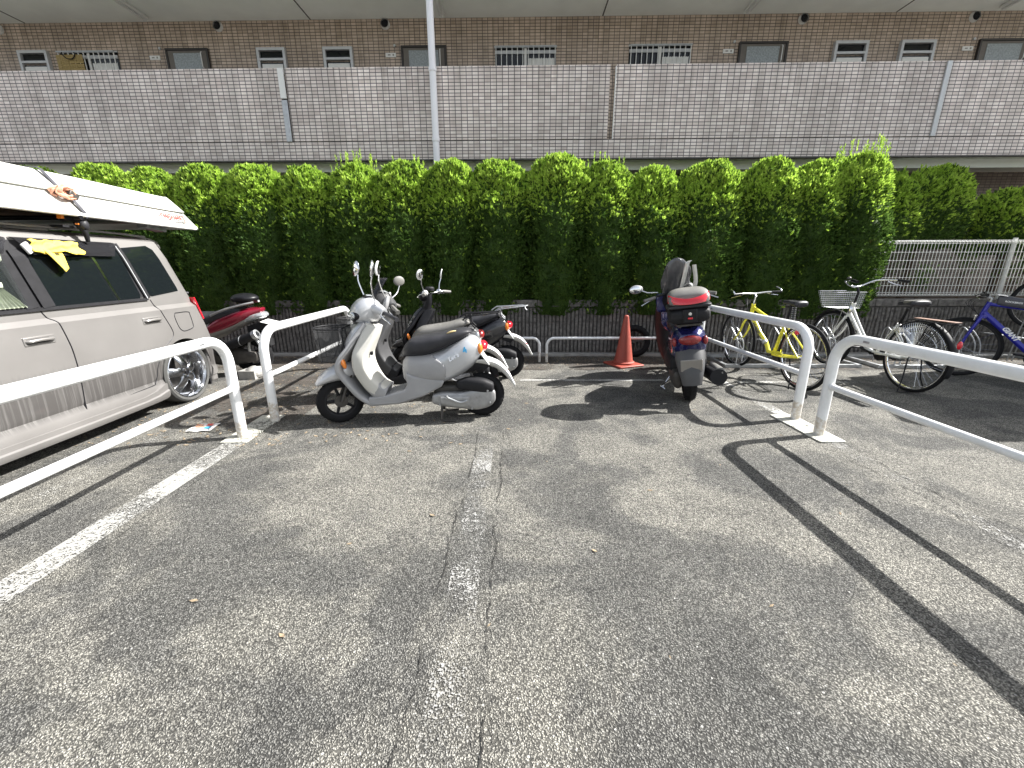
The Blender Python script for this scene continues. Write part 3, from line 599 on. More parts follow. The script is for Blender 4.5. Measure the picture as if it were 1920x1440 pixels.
# ------------------------------------------------------------------ hedge
def noise3(P, s, seed):
    r = np.random.default_rng(seed); out = 0
    for k in range(5):
        d = r.normal(size=3); d /= np.linalg.norm(d); ph = r.uniform(0, 6.28)
        d2 = r.normal(size=3); d2 /= np.linalg.norm(d2)
        out = out + np.sin((P @ d) * s * (1 + .35 * k) + ph + 1.3 * np.sin((P @ d2) * s * .7 + ph))
    return out / 5
def conifer(x, y, zt, rx, ry, z0, label, n, seed, sprout=0, lean=0.0, sprout_h=0.12, zfront=None):
    """clipped columnar conifer with a domed top, built from many small pointed sprays"""
    t = thing('conifer', label, 'hedge tree', (x, y, 0.70), 0, 'clipped conifers forming the hedge')
    r = np.random.default_rng(seed); base = z0 - 0.70; top = zt - 0.70; H = top - base; dome = min(0.5, H * .5)
    def surf(a, h, k=1.0):
        z = base + h * H; zz = np.clip((z - (top - dome)) / dome, 0, 1)
        f = np.sqrt(np.clip(1 - zz ** 2.3, 0, 1)); low = 0.88 + .12 * np.clip(h / .25, 0, 1)
        zl = np.clip((z - (top - 1.3)) / 1.3, 0, 1); fy = np.minimum(f, 1 - .80 * zl ** 1.5)
        P = np.stack([rx * f * low * k * np.cos(a), ry * fy * low * k * np.sin(a), z], -1)
        wob = 0.05 * noise3(P, 8, seed) + 0.05 * noise3(P, 3.2, seed + 1) + 0.045 * noise3(P, 26, seed + 2)
        P[..., 0] += np.cos(a) * wob * (.3 + .7 * f); P[..., 1] += np.sin(a) * wob * (.3 + .7 * f); P[..., 2] += wob * .5
        P[..., 0] += lean * (z - base)
        return P
    V = []; nn = n
    # area-weighted: most on the sides, camera-facing half denser
    h = r.uniform(0, 1, nn * 2) ** .85; a = r.uniform(0, 2 * np.pi, nn * 2)
    keep = (np.sin(a) < .25) | (r.uniform(0, 1, nn * 2) < .35); h = h[keep][:nn]; a = a[keep][:nn]
    dm = int(nn * .28); h[:dm] = 1 - (r.uniform(0, 1, dm) ** 1.6) * (dome / H) 
    k = 1.0 - r.uniform(0, .22, len(h)) * (r.uniform(0, 1, len(h)) < .5)
    P = surf(a, h, k)
    zz = np.clip((P[:, 2] - (top - dome)) / dome, 0, 1)
    nrm = np.stack([np.cos(a) * (1 - zz * .8), np.sin(a) * (1 - zz * .8), .15 + zz * 1.1], 1)
    if z0 > 1.2: 
        pass
    nrm += r.normal(0, .38, nrm.shape); nrm[:, 2] += .45
    nrm /= np.linalg.norm(nrm, axis=1)[:, None]
    L = r.uniform(.030, .066, len(h)) * (1 + .2 * (zz > .3))
    K = 6
    m = len(h); allV = []
    for j in range(K):
        d = nrm + r.normal(0, .36, (m, 3)) + np.array([0, 0, .25]); d /= np.linalg.norm(d, axis=1)[:, None]
        s = np.cross(d, r.normal(0, 1, (m, 3))); s /= np.linalg.norm(s, axis=1)[:, None]
        o = P + nrm * L[:, None] * r.uniform(-.3, .5, (m, 1)); ln = (L * r.uniform(.5, 1.0, m))[:, None]; wd = ln * .14 + .0045
        allV.append(np.stack([o - s * wd * .6, o + d * ln * .45 - s * wd, o + d * ln, o + d * ln * .45 + s * wd * 1.0], 1))
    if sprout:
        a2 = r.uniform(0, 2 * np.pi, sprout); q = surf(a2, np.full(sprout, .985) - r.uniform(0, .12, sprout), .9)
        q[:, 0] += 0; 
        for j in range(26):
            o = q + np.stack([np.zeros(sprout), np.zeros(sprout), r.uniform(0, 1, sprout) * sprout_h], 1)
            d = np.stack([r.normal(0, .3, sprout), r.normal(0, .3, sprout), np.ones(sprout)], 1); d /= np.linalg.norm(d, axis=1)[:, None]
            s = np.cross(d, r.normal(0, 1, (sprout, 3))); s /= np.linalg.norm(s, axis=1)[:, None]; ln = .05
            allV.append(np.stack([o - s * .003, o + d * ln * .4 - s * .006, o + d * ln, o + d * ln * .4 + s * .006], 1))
    VV = np.concatenate(allV).reshape(-1, 3); nf = len(VV) // 4
    # inner mass of twigs
    aa = np.linspace(0, 2 * np.pi, 25)[:-1]; hh = np.concatenate([np.linspace(0, 1 - dome / H, 12), 1 - dome / H + dome / H * np.sin(np.linspace(.15, 1.45, 8))])
    core = np.array([surf(aa, np.full(24, q), .80) for q in hh]); nc = len(hh) * 24
    F = [(i * 24 + j, i * 24 + (j + 1) % 24, (i + 1) * 24 + (j + 1) % 24, (i + 1) * 24 + j) for i in range(len(hh) - 1) for j in range(24)] + [tuple((len(hh) - 1) * 24 + j for j in range(24)), tuple(range(24))[::-1]]
    me = bpy.data.meshes.new('crown'); allverts = np.vstack([core.reshape(-1, 3), VV])
    topf = np.clip((P[:, 2] - (top - .95)) / .5, 0, 1); sunpainted = r.uniform(0, 1, m) < .025 + .80 * topf ** 1.3  # brighter colour weighted towards the top paints sunlight into the crown
    mi = np.concatenate([sunpainted.astype(np.int32)] * K + [np.ones(nf - m * K, np.int32)]); mi = np.concatenate([np.zeros(len(F), np.int32), mi])
    loops = [i for f in F for i in f]; starts = np.cumsum([0] + [len(f) for f in F])
    ql = np.arange(nf * 4) + nc; tot_loops = np.concatenate([np.array(loops), ql]); st = np.concatenate([starts[:-1], starts[-1] + np.arange(nf) * 4]); 
    me.vertices.add(len(allverts)); me.vertices.foreach_set('co', allverts.ravel())
    me.loops.add(len(tot_loops)); me.loops.foreach_set('vertex_index', tot_loops.astype(np.int32))
    me.polygons.add(len(st)); me.polygons.foreach_set('loop_start', st.astype(np.int32))
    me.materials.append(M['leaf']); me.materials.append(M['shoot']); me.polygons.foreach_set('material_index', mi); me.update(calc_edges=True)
    o = bpy.data.objects.new('crown', me); COL.objects.link(o); o.parent = t
    tr = MB(); tr.tube([(0, 0, 0), (.02, .01, base + .2), (lean * .5, 0, base + .8)], [.06, .05, .03], 8); tr.build('trunk', 'bark', t)
    return t
HX = [(-7.9, 2.75), (-7.139, 2.747), (-6.186, 2.80), (-5.435, 2.75), (-4.665, 2.774), (-3.859, 2.798), (-3.106, 2.764), (-2.381, 2.80), (-1.671, 2.819), (-1.002, 2.78),
      (-0.294, 2.81), (0.566, 2.86), (1.27, 2.77), (1.979, 2.688), (2.826, 2.753), (3.667, 2.80), (4.325, 2.779), (4.93, 2.88)]
ordn = ['', 'behind the boat on the left', 'second visible dome from the left, behind the boat', 'third visible dome from the left', 'fourth visible dome from the left, above the boat stern', 'fifth visible dome from the left', 'sixth visible dome from the left',
        'sprouting dome above the silver scooter', 'wide dome immediately left of the downpipe', 'dome immediately right of the downpipe', 'second dome right of the downpipe', 'tall broad dome above the low rail gap',
        'narrow dome above the traffic cone', 'low narrow dome above the big scooter', 'wide dome above the yellow bicycle front wheel', 'dome above the yellow bicycle saddle', 'dome left of the tallest sprouting one', 'tallest one at the left end of the fence']
for i, (hx, hz) in enumerate(HX):
    wd = 0.5 * ((HX[i + 1][0] if i < len(HX) - 1 else hx + .72) - (HX[i - 1][0] if i else hx - .75)) / 2 * 1.24
    sp = {7: 30, 17: 34, 8: 14, 12: 14, 2: 20, 9: 14, 15: 14}.get(i, 7)
    lb = 'clipped green conifer of the hedge, ' + (ordn[i] or 'at the far left behind the car')
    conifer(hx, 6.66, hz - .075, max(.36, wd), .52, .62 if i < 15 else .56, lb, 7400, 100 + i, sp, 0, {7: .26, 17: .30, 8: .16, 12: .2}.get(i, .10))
conifer(5.66, 6.98, 2.60, .47, .42, 1.55, 'dark green clipped conifer standing behind the left part of the mesh fence', 3000, 301, 8)
conifer(6.42, 7.2, 2.74, .62, .42, 1.58, 'leaning pale backed conifer above the middle of the mesh fence', 4200, 302, 12, .12)
conifer(8.15, 7.45, 2.46, .80, .45, 1.50, 'broad dark conifer at the right edge above the mesh fence', 4600, 303, 10)
conifer(9.2, 7.45, 2.6, .80, .45, 1.2, 'broad dark conifer beyond the right edge above the mesh fence', 2500, 304, 10)
# sparse shrub growth behind the fence
for i, (sx, sy, sz, s_) in enumerate(((6.05, 6.52, 1.12, .15), (5.75, 6.75, 1.42, .22), (6.9, 6.75, 1.4, .2), (7.6, 6.7, 1.25, .22))):
    lb = ['small green shoot poking through the lower mesh fence', 'loose shrub tuft behind the upper left mesh fence', 'loose shrub tuft behind the fence left of its post', 'loose shrub tuft behind the fence right of its post'][i]
    t = thing('shrub', lb, 'shrub', (sx, sy, .7), 0, 'loose shrubs behind the mesh fence'); r = np.random.default_rng(i + 5); mb = MB(); V = []; F = []
    for j in range(260):
        p = r.normal(0, 1, 3) * np.array([s_, s_ * .5, s_ * 1.1]) * .6 + np.array([0, 0, sz - .7]); d = r.normal(0, 1, 3) + np.array([0, 0, .8]); d /= np.linalg.norm(d); s2 = np.cross(d, r.normal(0, 1, 3)); s2 /= np.linalg.norm(s2)
        k = len(V); V += [p, p + d * .03 - s2 * .008, p + d * .07, p + d * .03 + s2 * .008]; F.append((k, k + 1, k + 2, k + 3))
    mb.add(V, F); mb.build('foliage', 'leaf', t, False)
    st = MB()
    for j in range(5): st.tube([(0, 0, 0), (r.normal(0, .04), 0, (sz - .7) * .6), (r.normal(0, .1), r.normal(0, .05), sz - .65)], [.009, .004], 6)
    st.build('stem', 'bark', t)
# ------------------------------------------------------------------ mesh fence
fn = thing('mesh_fence', 'white welded wire mesh fence on the block wall at the right', 'fence', (0, 6.40, 0))
FX0, FX1, FZ0, FZ1 = 5.17, 11.17, .885, 1.665
mb = MB()
x = FX0
while x <= FX1:
    mb.tube([(x, 0, FZ0), (x, 0, FZ1)], .0044, 5); x += .05
for z in (FZ0, FZ0 + .05, FZ0 + .15, FZ0 + .265, FZ0 + .385, FZ0 + .505, FZ0 + .62, FZ1 - .04, FZ1):
    mb.tube([(FX0, -.004, z), (FX1, -.004, z)], .0038, 5)
mb.build('wire_mesh', 'white', fn, False)
mb = MB()
for z in (FZ0 + .02, FZ1 - .02):
    x = FX0
    while x <= FX1: mb.tube([(x, -.004, z - .022), (x, -.045, z), (x, -.004, z + .022)], .0028, 5); x += .05
    mb.tube([(FX0, -.045, z), (FX1, -.045, z)], .0032, 5)
mb.build('folded_edge', 'white', fn, False)
for px_ in (5.17, 7.17, 9.17, 11.17):
    p = MB(); p.cyl((px_, .035, .80), (px_, .035, 1.70), .026, 14); p.build('fence_post', 'white', fn)

# ------------------------------------------------------------------ pipe barriers
def barrier(label, cx, y0, y1, group, top=.813, low=.418, r=.038, rl=.0235, rot=R(1.8), R_=.2, bar=True, px=None):
    """hoop running along +y from y0 to y1 (y1 = far end)"""
    L = y1 - y0
    t = thing('pipe_barrier', label, 'barrier', (cx, y1, 0), 0, group); t.rotation_euler = (0, 0, rot)
    pts = [(0, 0, -.02), (0, 0, top - R_)]
    for k in range(1, 9): a = k / 8 * math.pi / 2; pts.append((0, -R_ + R_ * math.cos(a), top - R_ + R_ * math.sin(a)))
    for q in np.linspace(.1, .9, 5): pts.append((0, -R_ - (L - 2 * R_) * q, top))
    for k in range(0, 9): a = math.pi / 2 + k / 8 * math.pi / 2; pts.append((0, -L + R_ + R_ * math.cos(a), top - R_ + R_ * math.sin(a)))
    pts += [(0, -L, 0.0)]
    mb = MB(); mb.tube(pts, r, 20); mb.build('hoop', 'rail', t, angle=60)
    if bar:
        mb = MB(); mb.tube([(0, -.005, low), (0, -L + .005, low)], rl, 14); mb.tube([(0, -r - .012, low), (0, -r + .004, low)], rl + .005, 14); mb.build('lower_rail', 'rail', t, angle=60)
    st = MB(); st.box((-r * (1 if cx > 0 else -1) - .0005, -R_ - .09, top + .002), (.003, .05, .014)); st.build('maker_sticker', 'steel', t, bevel=.001)
    return t
G = 'white pipe barriers between the parking bays'
barrier('tall white pipe barrier beside the silver car, its far post on the left mortar strip', -2.235, .55, 3.085, G)
barrier('tall white pipe barrier behind the scooter baskets on the left', -2.245, 3.455, 5.5, G)
barrier('tall white pipe barrier nearest the camera on the right, in front of the white bicycle', 2.435, .35, 3.165, G)
barrier('tall white pipe barrier between the big scooter and the yellow bicycle', 2.435, 3.525, 5.55, G, rot=R(1.2))
G2 = 'low white pipe rails in front of the block wall'
def low_rail(label, x0, x1):
    o = barrier(label, x1, 5.83 - (x1 - x0), 5.83, G2, .348, 0, .0195, rot=R(-90), R_=.105, bar=False); return o
low_rail('low white pipe rail in front of the wall, left one behind the scooters', -1.45, .300)
low_rail('low white pipe rail in front of the wall, right one behind the traffic cone', .403, 2.35)

# ------------------------------------------------------------------ traffic cone, wheel, block, flyer
t = thing('traffic_cone', 'faded red traffic cone on a square base by the low rail', 'traffic cone', (1.46, 5.66, 0), R(24))
mb = MB(); mb.box((0, 0, .014), (.40, .40, .028)); mb.build('base', 'cone', t, bevel=.012)
mb = MB(); mb.lathe([(.150, .026), (.150, .05), (.128, .062), (.122, .085), (.034, .655), (.030, .678), (.018, .688), (.001, .69)], (0, 0, 0), 'z', 40); mb.build('body', 'cone', t, angle=30)
t = thing('spare_wheel', 'small black tyred wheel leaning on the wall behind the traffic cone', 'wheel', (1.73, 6.15, .0)); t.rotation_euler = (R(-8), 0, R(-4))
mb = MB(); mb.torus((0, 0, .245), .195, .046, 'y', 48, 12); mb.build('tyre', 'rubber', t)
mb = MB(); mb.lathe([(.155, -.03), (.15, -.02), (.143, -.012), (.143, .012), (.155, .03)], (0, 0, .245), 'y', 40)
for k in range(5): a = k * 2 * math.pi / 5; mb.tube([(.02 * math.cos(a), 0, .245 + .02 * math.sin(a)), (.145 * math.cos(a), 0, .245 + .145 * math.sin(a))], [.02, .011], 8)
mb.cyl((0, -.03, .245), (0, .03, .245), .032, 16); mb.build('rim', 'darkmetal', t)
mb = MB(); mb.ell((0, 0, .06), (.11, .13, .085), 18, 10); v = mb.v[0]; v += noise3(v, 30, 3)[:, None] * .014; mb.box((-.03, 0, .05), (.20, .24, .11))
o = mb.build('kerb_stone', 'concrete', None, False); o.location = (-3.30, 4.98, 0); tag(o, 'broken mossy concrete block on the asphalt behind the car wheel', 'concrete block')
t = thing('flyer', 'crumpled printed flyer lying on the asphalt under the left barrier', 'paper', (-2.70, 3.275, .004), R(6))
mb = MB(); g = [[(-.095 + .19 * i / 6, -.085 + .17 * j / 5, .006 + .004 * math.sin(i * 1.7 + j)) for j in range(6)] for i in range(7)]; mb.rings(g, False, ringclosed=False); mb.build('sheet', 'paper', t)
for (x_, y_, w_, h_, m_) in ((-.05, .04, .06, .03, 'orange'), (.03, .045, .05, .035, 'letterred'), (-.04, -.03, .07, .02, 'letterred'), (.045, -.02, .05, .05, 'letterblue'), (.0, .0, .12, .012, 'orange')):
    b2 = MB(); b2.add([(x_ - w_ / 2, y_ - h_ / 2, .0135), (x_ + w_ / 2, y_ - h_ / 2, .0135), (x_ + w_ / 2, y_ + h_ / 2, .0135), (x_ - w_ / 2, y_ + h_ / 2, .0135)], [(0, 1, 2, 3)]); b2.build('printed_patch', m_, t, False)

# ------------------------------------------------------------------ car
CA = R(90 + 1.2)
car = thing('parked_car', 'dusty silver beige boxy hatchback parked beyond the left barrier', 'car', (-3.35, 4.02, 0), CA)
YC = .845                                      # body centre line (local y), near side at y = 0
def sec(s, hw, z0, zb, zt, top_in, rz=0.0):
    """half profile -> full ring at station s"""
    pr = [(hw - .10, z0), (hw - .03, z0 + .012), (hw + .006, z0 + .05), (hw + .010, z0 + .12), (hw - .012, z0 + .17), (hw - .004, z0 + .20), (hw, .45), (hw + .002, .60), (hw - .002, .75), (hw - .012, zb - .16), (hw - .014, zb - .10), (hw - .046, zb - .062), (hw - .050, zb),
          (hw - .050 - top_in * .33, zb + (zt - zb) * .33), (hw - .050 - top_in * .66, zb + (zt - zb) * .66), (hw - .055 - top_in, zt - .075), (hw - .075 - top_in, zt - .035), (hw - .13 - top_in, zt - .008), (hw - .30 - top_in, zt + .012), (.25, zt + .028)]
    R1 = [(s, YC - a, z) for a, z in pr]; R2 = [(s, YC + a, z) for a, z in pr[::-1]]
    return R1 + R2
def zt_at(s): return 1.60 if s > -1.6 else 1.60 - .03 * (s + 1.6) ** 2
ST = []
for s in np.linspace(-1.75, .15, 30): ST.append(sec(s, .845, .145, 1.045 + .0 * s, zt_at(s) , .085))
# rear taper (tailgate leans forwards at the top)
def shear_rear(ring, k):
    out = []
    for (s, y, z) in ring:
        lim = .465 if z < .62 else .465 - (z - .62) * .335 if z < 1.5 else .17 - (z - 1.5) * .9
        out.append((s + (lim - .15) * k, y, z))
    return out
last = sec(.15, .845, .145, 1.045, 1.60, .085)
def shrink(ring, k): return [(s, YC + (y - YC) * k, z) for s, y, z in ring]
for k, sh in ((.35, 1.0), (.7, .997), (.9, .985), (.97, .965), (1.0, .93)): ST.append(shrink(shear_rear(last, k), sh))
# front: windscreen and bonnet
FR = []
for s, zt, zb, hw in ((-3.32, .80, .70, .70), (-3.25, .90, .80, .78), (-3.05, .98, .88, .82), (-2.75, 1.04, .98, .838), (-2.45, 1.10, 1.03, .843), (-2.3, 1.22, 1.04, .845), (-2.1, 1.42, 1.045, .845), (-1.9, 1.55, 1.045, .845)):
    FR.append(sec(s, hw, .16, zb, zt, .02 if zt < 1.2 else .085 * (zt - 1.05) / .55))
mb = MB(); mb.rings(FR + ST)
body = mb.build('body', 'carpaint', car, angle=28)
def boolean_cut(o, cutters):
    for c in cutters:
        md = o.modifiers.new('cut', 'BOOLEAN'); md.operation = 'DIFFERENCE'; md.solver = 'EXACT'; md.object = c
    bpy.context.view_layer.update()
    dg = bpy.context.evaluated_depsgraph_get(); me = bpy.data.meshes.new_from_object(o.evaluated_get(dg))
    o.modifiers.clear(); o.data = me
    for c in cutters: bpy.data.objects.remove(c)
cuts = []
for sx in (.03, -2.52):
    for yy in ((-.1, .26), (2 * YC - .26, 2 * YC + .1)):
        c = MB(); c.cyl((sx, yy[0], .315), (sx, yy[1], .315), .330, 40); cc = c.build('cutter', 'blackmatt', car); cuts.append(cc)
boolean_cut(body, cuts)
body.data.polygons.foreach_set('use_smooth', [True] * len(body.data.polygons)); body.data.set_sharp_from_angle(angle=R(28))
def side_y(z, off=0.0):
    """local y of the near body side at height z, pushed out by off"""
    pr = [(.14, -.01), (.345, 0.004), (.45, 0), (.60, -.002), (.75, .002), (.885, .012), (.945, .014), (.983, .046), (1.045, .050), (1.228, .078), (1.41, .106), (1.525, .140), (1.565, .16)]
    return float(np.interp(z, [p[0] for p in pr], [p[1] for p in pr])) - off
def side_patch(name, poly, m, par, off=.004, th=.006, res=.03, far=False):
    """thin panel that follows the car side; poly in (s, z)"""
    # sample edge, fill with a fan-free grid by scanline in z
    P = np.array(poly); zs = np.linspace(P[:, 1].min(), P[:, 1].max(), max(4, int((P[:, 1].max() - P[:, 1].min()) / res)))
    rg = []
    for z in zs:
        xs = []
        for i in range(len(P)):
            a, b2 = P[i], P[(i + 1) % len(P)]
            if (a[1] <= z <= b2[1] or b2[1] <= z <= a[1]) and abs(a[1] - b2[1]) > 1e-9: xs.append(a[0] + (b2[0] - a[0]) * (z - a[1]) / (b2[1] - a[1]))
        if len(xs) < 2: continue
        x0, x1 = min(xs), max(xs); y = side_y(z, off)
        g = lambda yy: (2 * YC - yy if far else yy)
        rg.append([(x0, g(y), z), (x1, g(y), z), (x1, g(y + th), z), (x0, g(y + th), z)])
    mb = MB(); mb.rings(rg); return mb.build(name, m, par, True, angle=30)
def smooth_poly(P, n=6, r=.03):
    out = []; k = len(P)
    for i in range(k):
        a, b2, c = Vector(P[i - 1]), Vector(P[i]), Vector(P[(i + 1) % k]); d1 = (a - b2); d2 = (c - b2); q = min(r, d1.length * .45, d2.length * .45); p1 = b2 + d1.normalized() * q; p2 = b2 + d2.normalized() * q
        for j in range(n + 1): u = j / n; out.append(tuple(p1 * (1 - u) ** 2 + b2 * 2 * u * (1 - u) + p2 * u * u))
    return out
W_rear = smooth_poly([(-1.045, 1.062), (-.275, 1.062), (-.345, 1.515), (-1.045, 1.505)], r=.02)
W_q = smooth_poly([(-.205, 1.072), (.185, 1.085), (.050, 1.525), (-.305, 1.518)], r=.05)
W_front = smooth_poly([(-2.0, 1.05), (-1.20, 1.055), (-1.235, 1.505), (-1.80, 1.48)], r=.02)
for nm, sgn in (('near', False), ('far', True)):
    side_patch('window_surround', [(-2.05, 1.040), (-.222, 1.050), (-.330, 1.532), (-1.8, 1.51)], 'blackmatt', car, .006, .008, far=sgn)
    wq = side_patch('quarter_window', W_q, 'glassdark', car, .006, .006, far=sgn)
    wr = side_patch('rear_door_window', W_rear, 'glassdark', car, .012, .006, far=sgn)
    if sgn: side_patch('front_door_window', W_front, 'glassdark', car, .012, .006, far=True)
# front door window with curtain seen through the pane
fw = side_patch('front_door_window', W_front, 'glassclear', car, .034, .003)
side_patch('window_backing', W_front, 'glassdark', fw, .009, .003)
mb = MB(); rg = []
for u in np.linspace(0, 1, 90):
    col = []
    for v in np.linspace(0, 1, 14):
        z = 1.47 - v * .40; tie = abs(v - .62); wdt = .06 + .20 * min(1, tie * 1.8) if v < .62 else .06 + .13 * min(1, (v - .62) * 2.4)
        s = -1.40 + .10 * v + (u - .5) * wdt * 1.3 + (.04 if v < .3 else 0); q = side_y(z, .016) - .007 * math.sin(u * 56)
        col.append((s, q, z))
    rg.append(col)
mb.rings(rg, False, ringclosed=False); cu_ = mb.build('curtain', 'curtain', fw)
mb = MB(); mb.box((-1.335, side_y(1.225, .026), 1.222), (.085, .02, .035)); mb.build('curtain_tie', 'curtain', cu_, bevel=.004)
# window division bars, belt mouldings
def sbar(name, p, q, wd, m, off=.018, th=.008, par=None):
    a, b2 = np.array(p), np.array(q); d = (b2 - a) / np.linalg.norm(b2 - a); n_ = np.array([-d[1], d[0]]) * wd / 2
    rg = []
    for u in np.linspace(0, 1, 10):
        c = a + (b2 - a) * u; l, r2 = c - n_, c + n_
        rg.append([(l[0], side_y(l[1], off), l[1]), (r2[0], side_y(r2[1], off), r2[1]), (r2[0], side_y(r2[1], off - th), r2[1]), (l[0], side_y(l[1], off - th), l[1])])
    mb = MB(); mb.rings(rg); return mb.build(name, m, par or car, False)
sbar('window_bar', (-.505, 1.065), (-.60, 1.47), .020, 'chrome', .019)
sbar('belt_moulding', (-2.05, 1.044), (-.215, 1.054), .022, 'blackmatt', .016, .012)
sbar('pillar_trim', (-.215, 1.06), (-.325, 1.525), .05, 'blackmatt', .020, .012)
sbar('pillar_trim', (-1.06, 1.06), (-1.115, 1.45), .085, 'blackmatt', .020, .012)
sbar('pillar_trim', (-1.165, 1.06), (-1.225, 1.45), .085, 'blackmatt', .020, .012)
sbar('pillar_trim', (-.23, 1.06), (-.338, 1.525), .006, 'alframe', .026, .008)
# panel gaps: thin dark seals in the shut lines
def gap(pts, name='door_seam'):
    P = catmull([(a, 0, b2) for a, b2 in pts], len(pts) * 6)
    for p in P: p[1] = side_y(p[2], -.0005)
    mb = MB(); mb.tube(P, .0045, 6); return mb.build(name, 'black', car)
gap([(-1.118, 1.04), (-1.09, .985), (-1.05, .94), (-1.028, .80), (-1.024, .66), (-1.035, .45), (-1.052, .27)])
gap([(-.185, 1.045), (-.115, .88), (-.068, .74), (-.085, .68), (-.175, .62), (-.255, .555), (-.33, .44), (-.36, .36), (-.395, .305), (-.47, .285), (-1.05, .268), (-1.6, .262), (-2.1, .262)])
gap([(.02, .90), (.185, .895), (.205, .86), (.21, .76), (.19, .73), (.09, .715), (.045, .73), (.02, .77), (.005, .86), (.02, .90)], 'fuel_lid_seam')
def handle(s, z, lock):
    h = MB(); h.box((s, side_y(z, .002), z), (.20, .012, .062)); ho = h.build('door_handle', 'carpaint', car, bevel=.014, seg=3)
    h = MB(); h.box((s - .01, side_y(z, .004), z), (.15, .014, .036)); h.build('recess', 'black', ho, bevel=.012)
    h = MB(); h.tube([(s - .085, side_y(z, .004), z), (s - .07, side_y(z, .022), z + .002), (s, side_y(z, .027), z + .006), (s + .07, side_y(z, .022), z + .002), (s + .08, side_y(z, .004), z)], .011, 8, res=16); h.build('grip', 'carpaint', ho)
    if lock: h = MB(); h.cyl((s + .085, side_y(z, .0), z), (s + .085, side_y(z, .012), z), .012, 14); h.build('lock', 'steel', ho)
handle(-.262, .865, False); handle(-1.215, .845, True)
# side skirt with rear flick
mb = MB(); rg = []
for s, z0, z1, o_ in ((-2.15, .115, .235, .01), (-1.8, .115, .225, .018), (-1.0, .118, .222, .02), (-.55, .125, .225, .022), (-.42, .13, .245, .03), (-.34, .14, .285, .042), (-.315, .15, .29, .046)):
    y = -o_; zm = (z0 + z1) / 2
    rg.append([(s, .05, z0), (s, y + .012, z0), (s, y, z0 + .02), (s, y - .004, zm - .006), (s, y + .010, zm + .004), (s, y + .008, z1 - .012), (s, .012, z1), (s, .05, z1)])
mb.rings(rg); mb.build('side_skirt', 'carpaint', car, angle=50)
# rear bumper corner + lamp + tailgate glass + spoiler
mb = MB(); mb.box((.445, YC, .40), (.13, 1.60, .50)); mb.build('rear_bumper', 'carpaint', car, bevel=.05, seg=4)
mb = MB(); mb.box((.385, .055, .30), (.10, .09, .36)); mb.build('rear_bumper_corner', 'carpaint', car, bevel=.02, seg=3)
for yy in (.045, 2 * YC - .045):
    mb = MB(); rg = []
    for z in np.linspace(.80, 1.03, 8): s = .465 - (z - .62) * .335; rg.append([(s - .02, yy - .032, z), (s + .012, yy - .02, z), (s + .014, yy + .05, z), (s - .02, yy + .05, z)])
    mb.rings(rg); mb.build('tail_lamp', 'red', car)
mb = MB(); rg = []
for z in np.linspace(1.06, 1.46, 6): s = .465 - (z - .62) * .335 + .006; rg.append([(s, .13, z), (s, 2 * YC - .13, z), (s - .01, 2 * YC - .13, z), (s - .01, .13, z)])
mb.rings(rg); mb.build('tailgate_window', 'glassdark', car)
mb = MB(); mb.station([(.06, 1.58, 1.612, .60), (.16, 1.565, 1.612, .62), (.26, 1.53, 1.585, .62), (.30, 1.50, 1.54, .61)], 6, 28); mb.xf(Matrix.Translation((0, YC, 0))); mb.build('roof_spoiler', 'carpaint', car)
mb = MB(); mb.tube([(-1.9, .215, 1.60), (-1.2, .2, 1.622), (-.3, .2, 1.622), (.1, .205, 1.608)], .010, 8, res=16); mb.build('roof_moulding', 'carpaint', car)
# door visors (smoked)
def visor(s0, s1):
    mb = MB(); rg = []
    for s in np.linspace(s0, s1, 12):
        e = min(1, min(s - s0, s1 - s) / .06 + .12); zt_, zb = 1.535, 1.535 - .115 * e; yt = side_y(zt_, .012); yb = side_y(zb, .045)
        rg.append([(s, yt, zt_), (s, (yt + yb) / 2 - .012, (zt_ + zb) / 2), (s, yb, zb), (s, yb + .004, zb), (s, (yt + yb) / 2 - .007, (zt_ + zb) / 2), (s, yt + .005, zt_)])
    mb.rings(rg); return mb.build('door_visor', 'smoke', car)
visor(-1.10, -.345); visor(-1.85, -1.15)
# mud flap and arch lip
mb = MB(); mb.box((.335, .11, .20), (.02, .16, .22)); mb.build('mud_flap', 'blackmatt', car, False, bevel=.004)
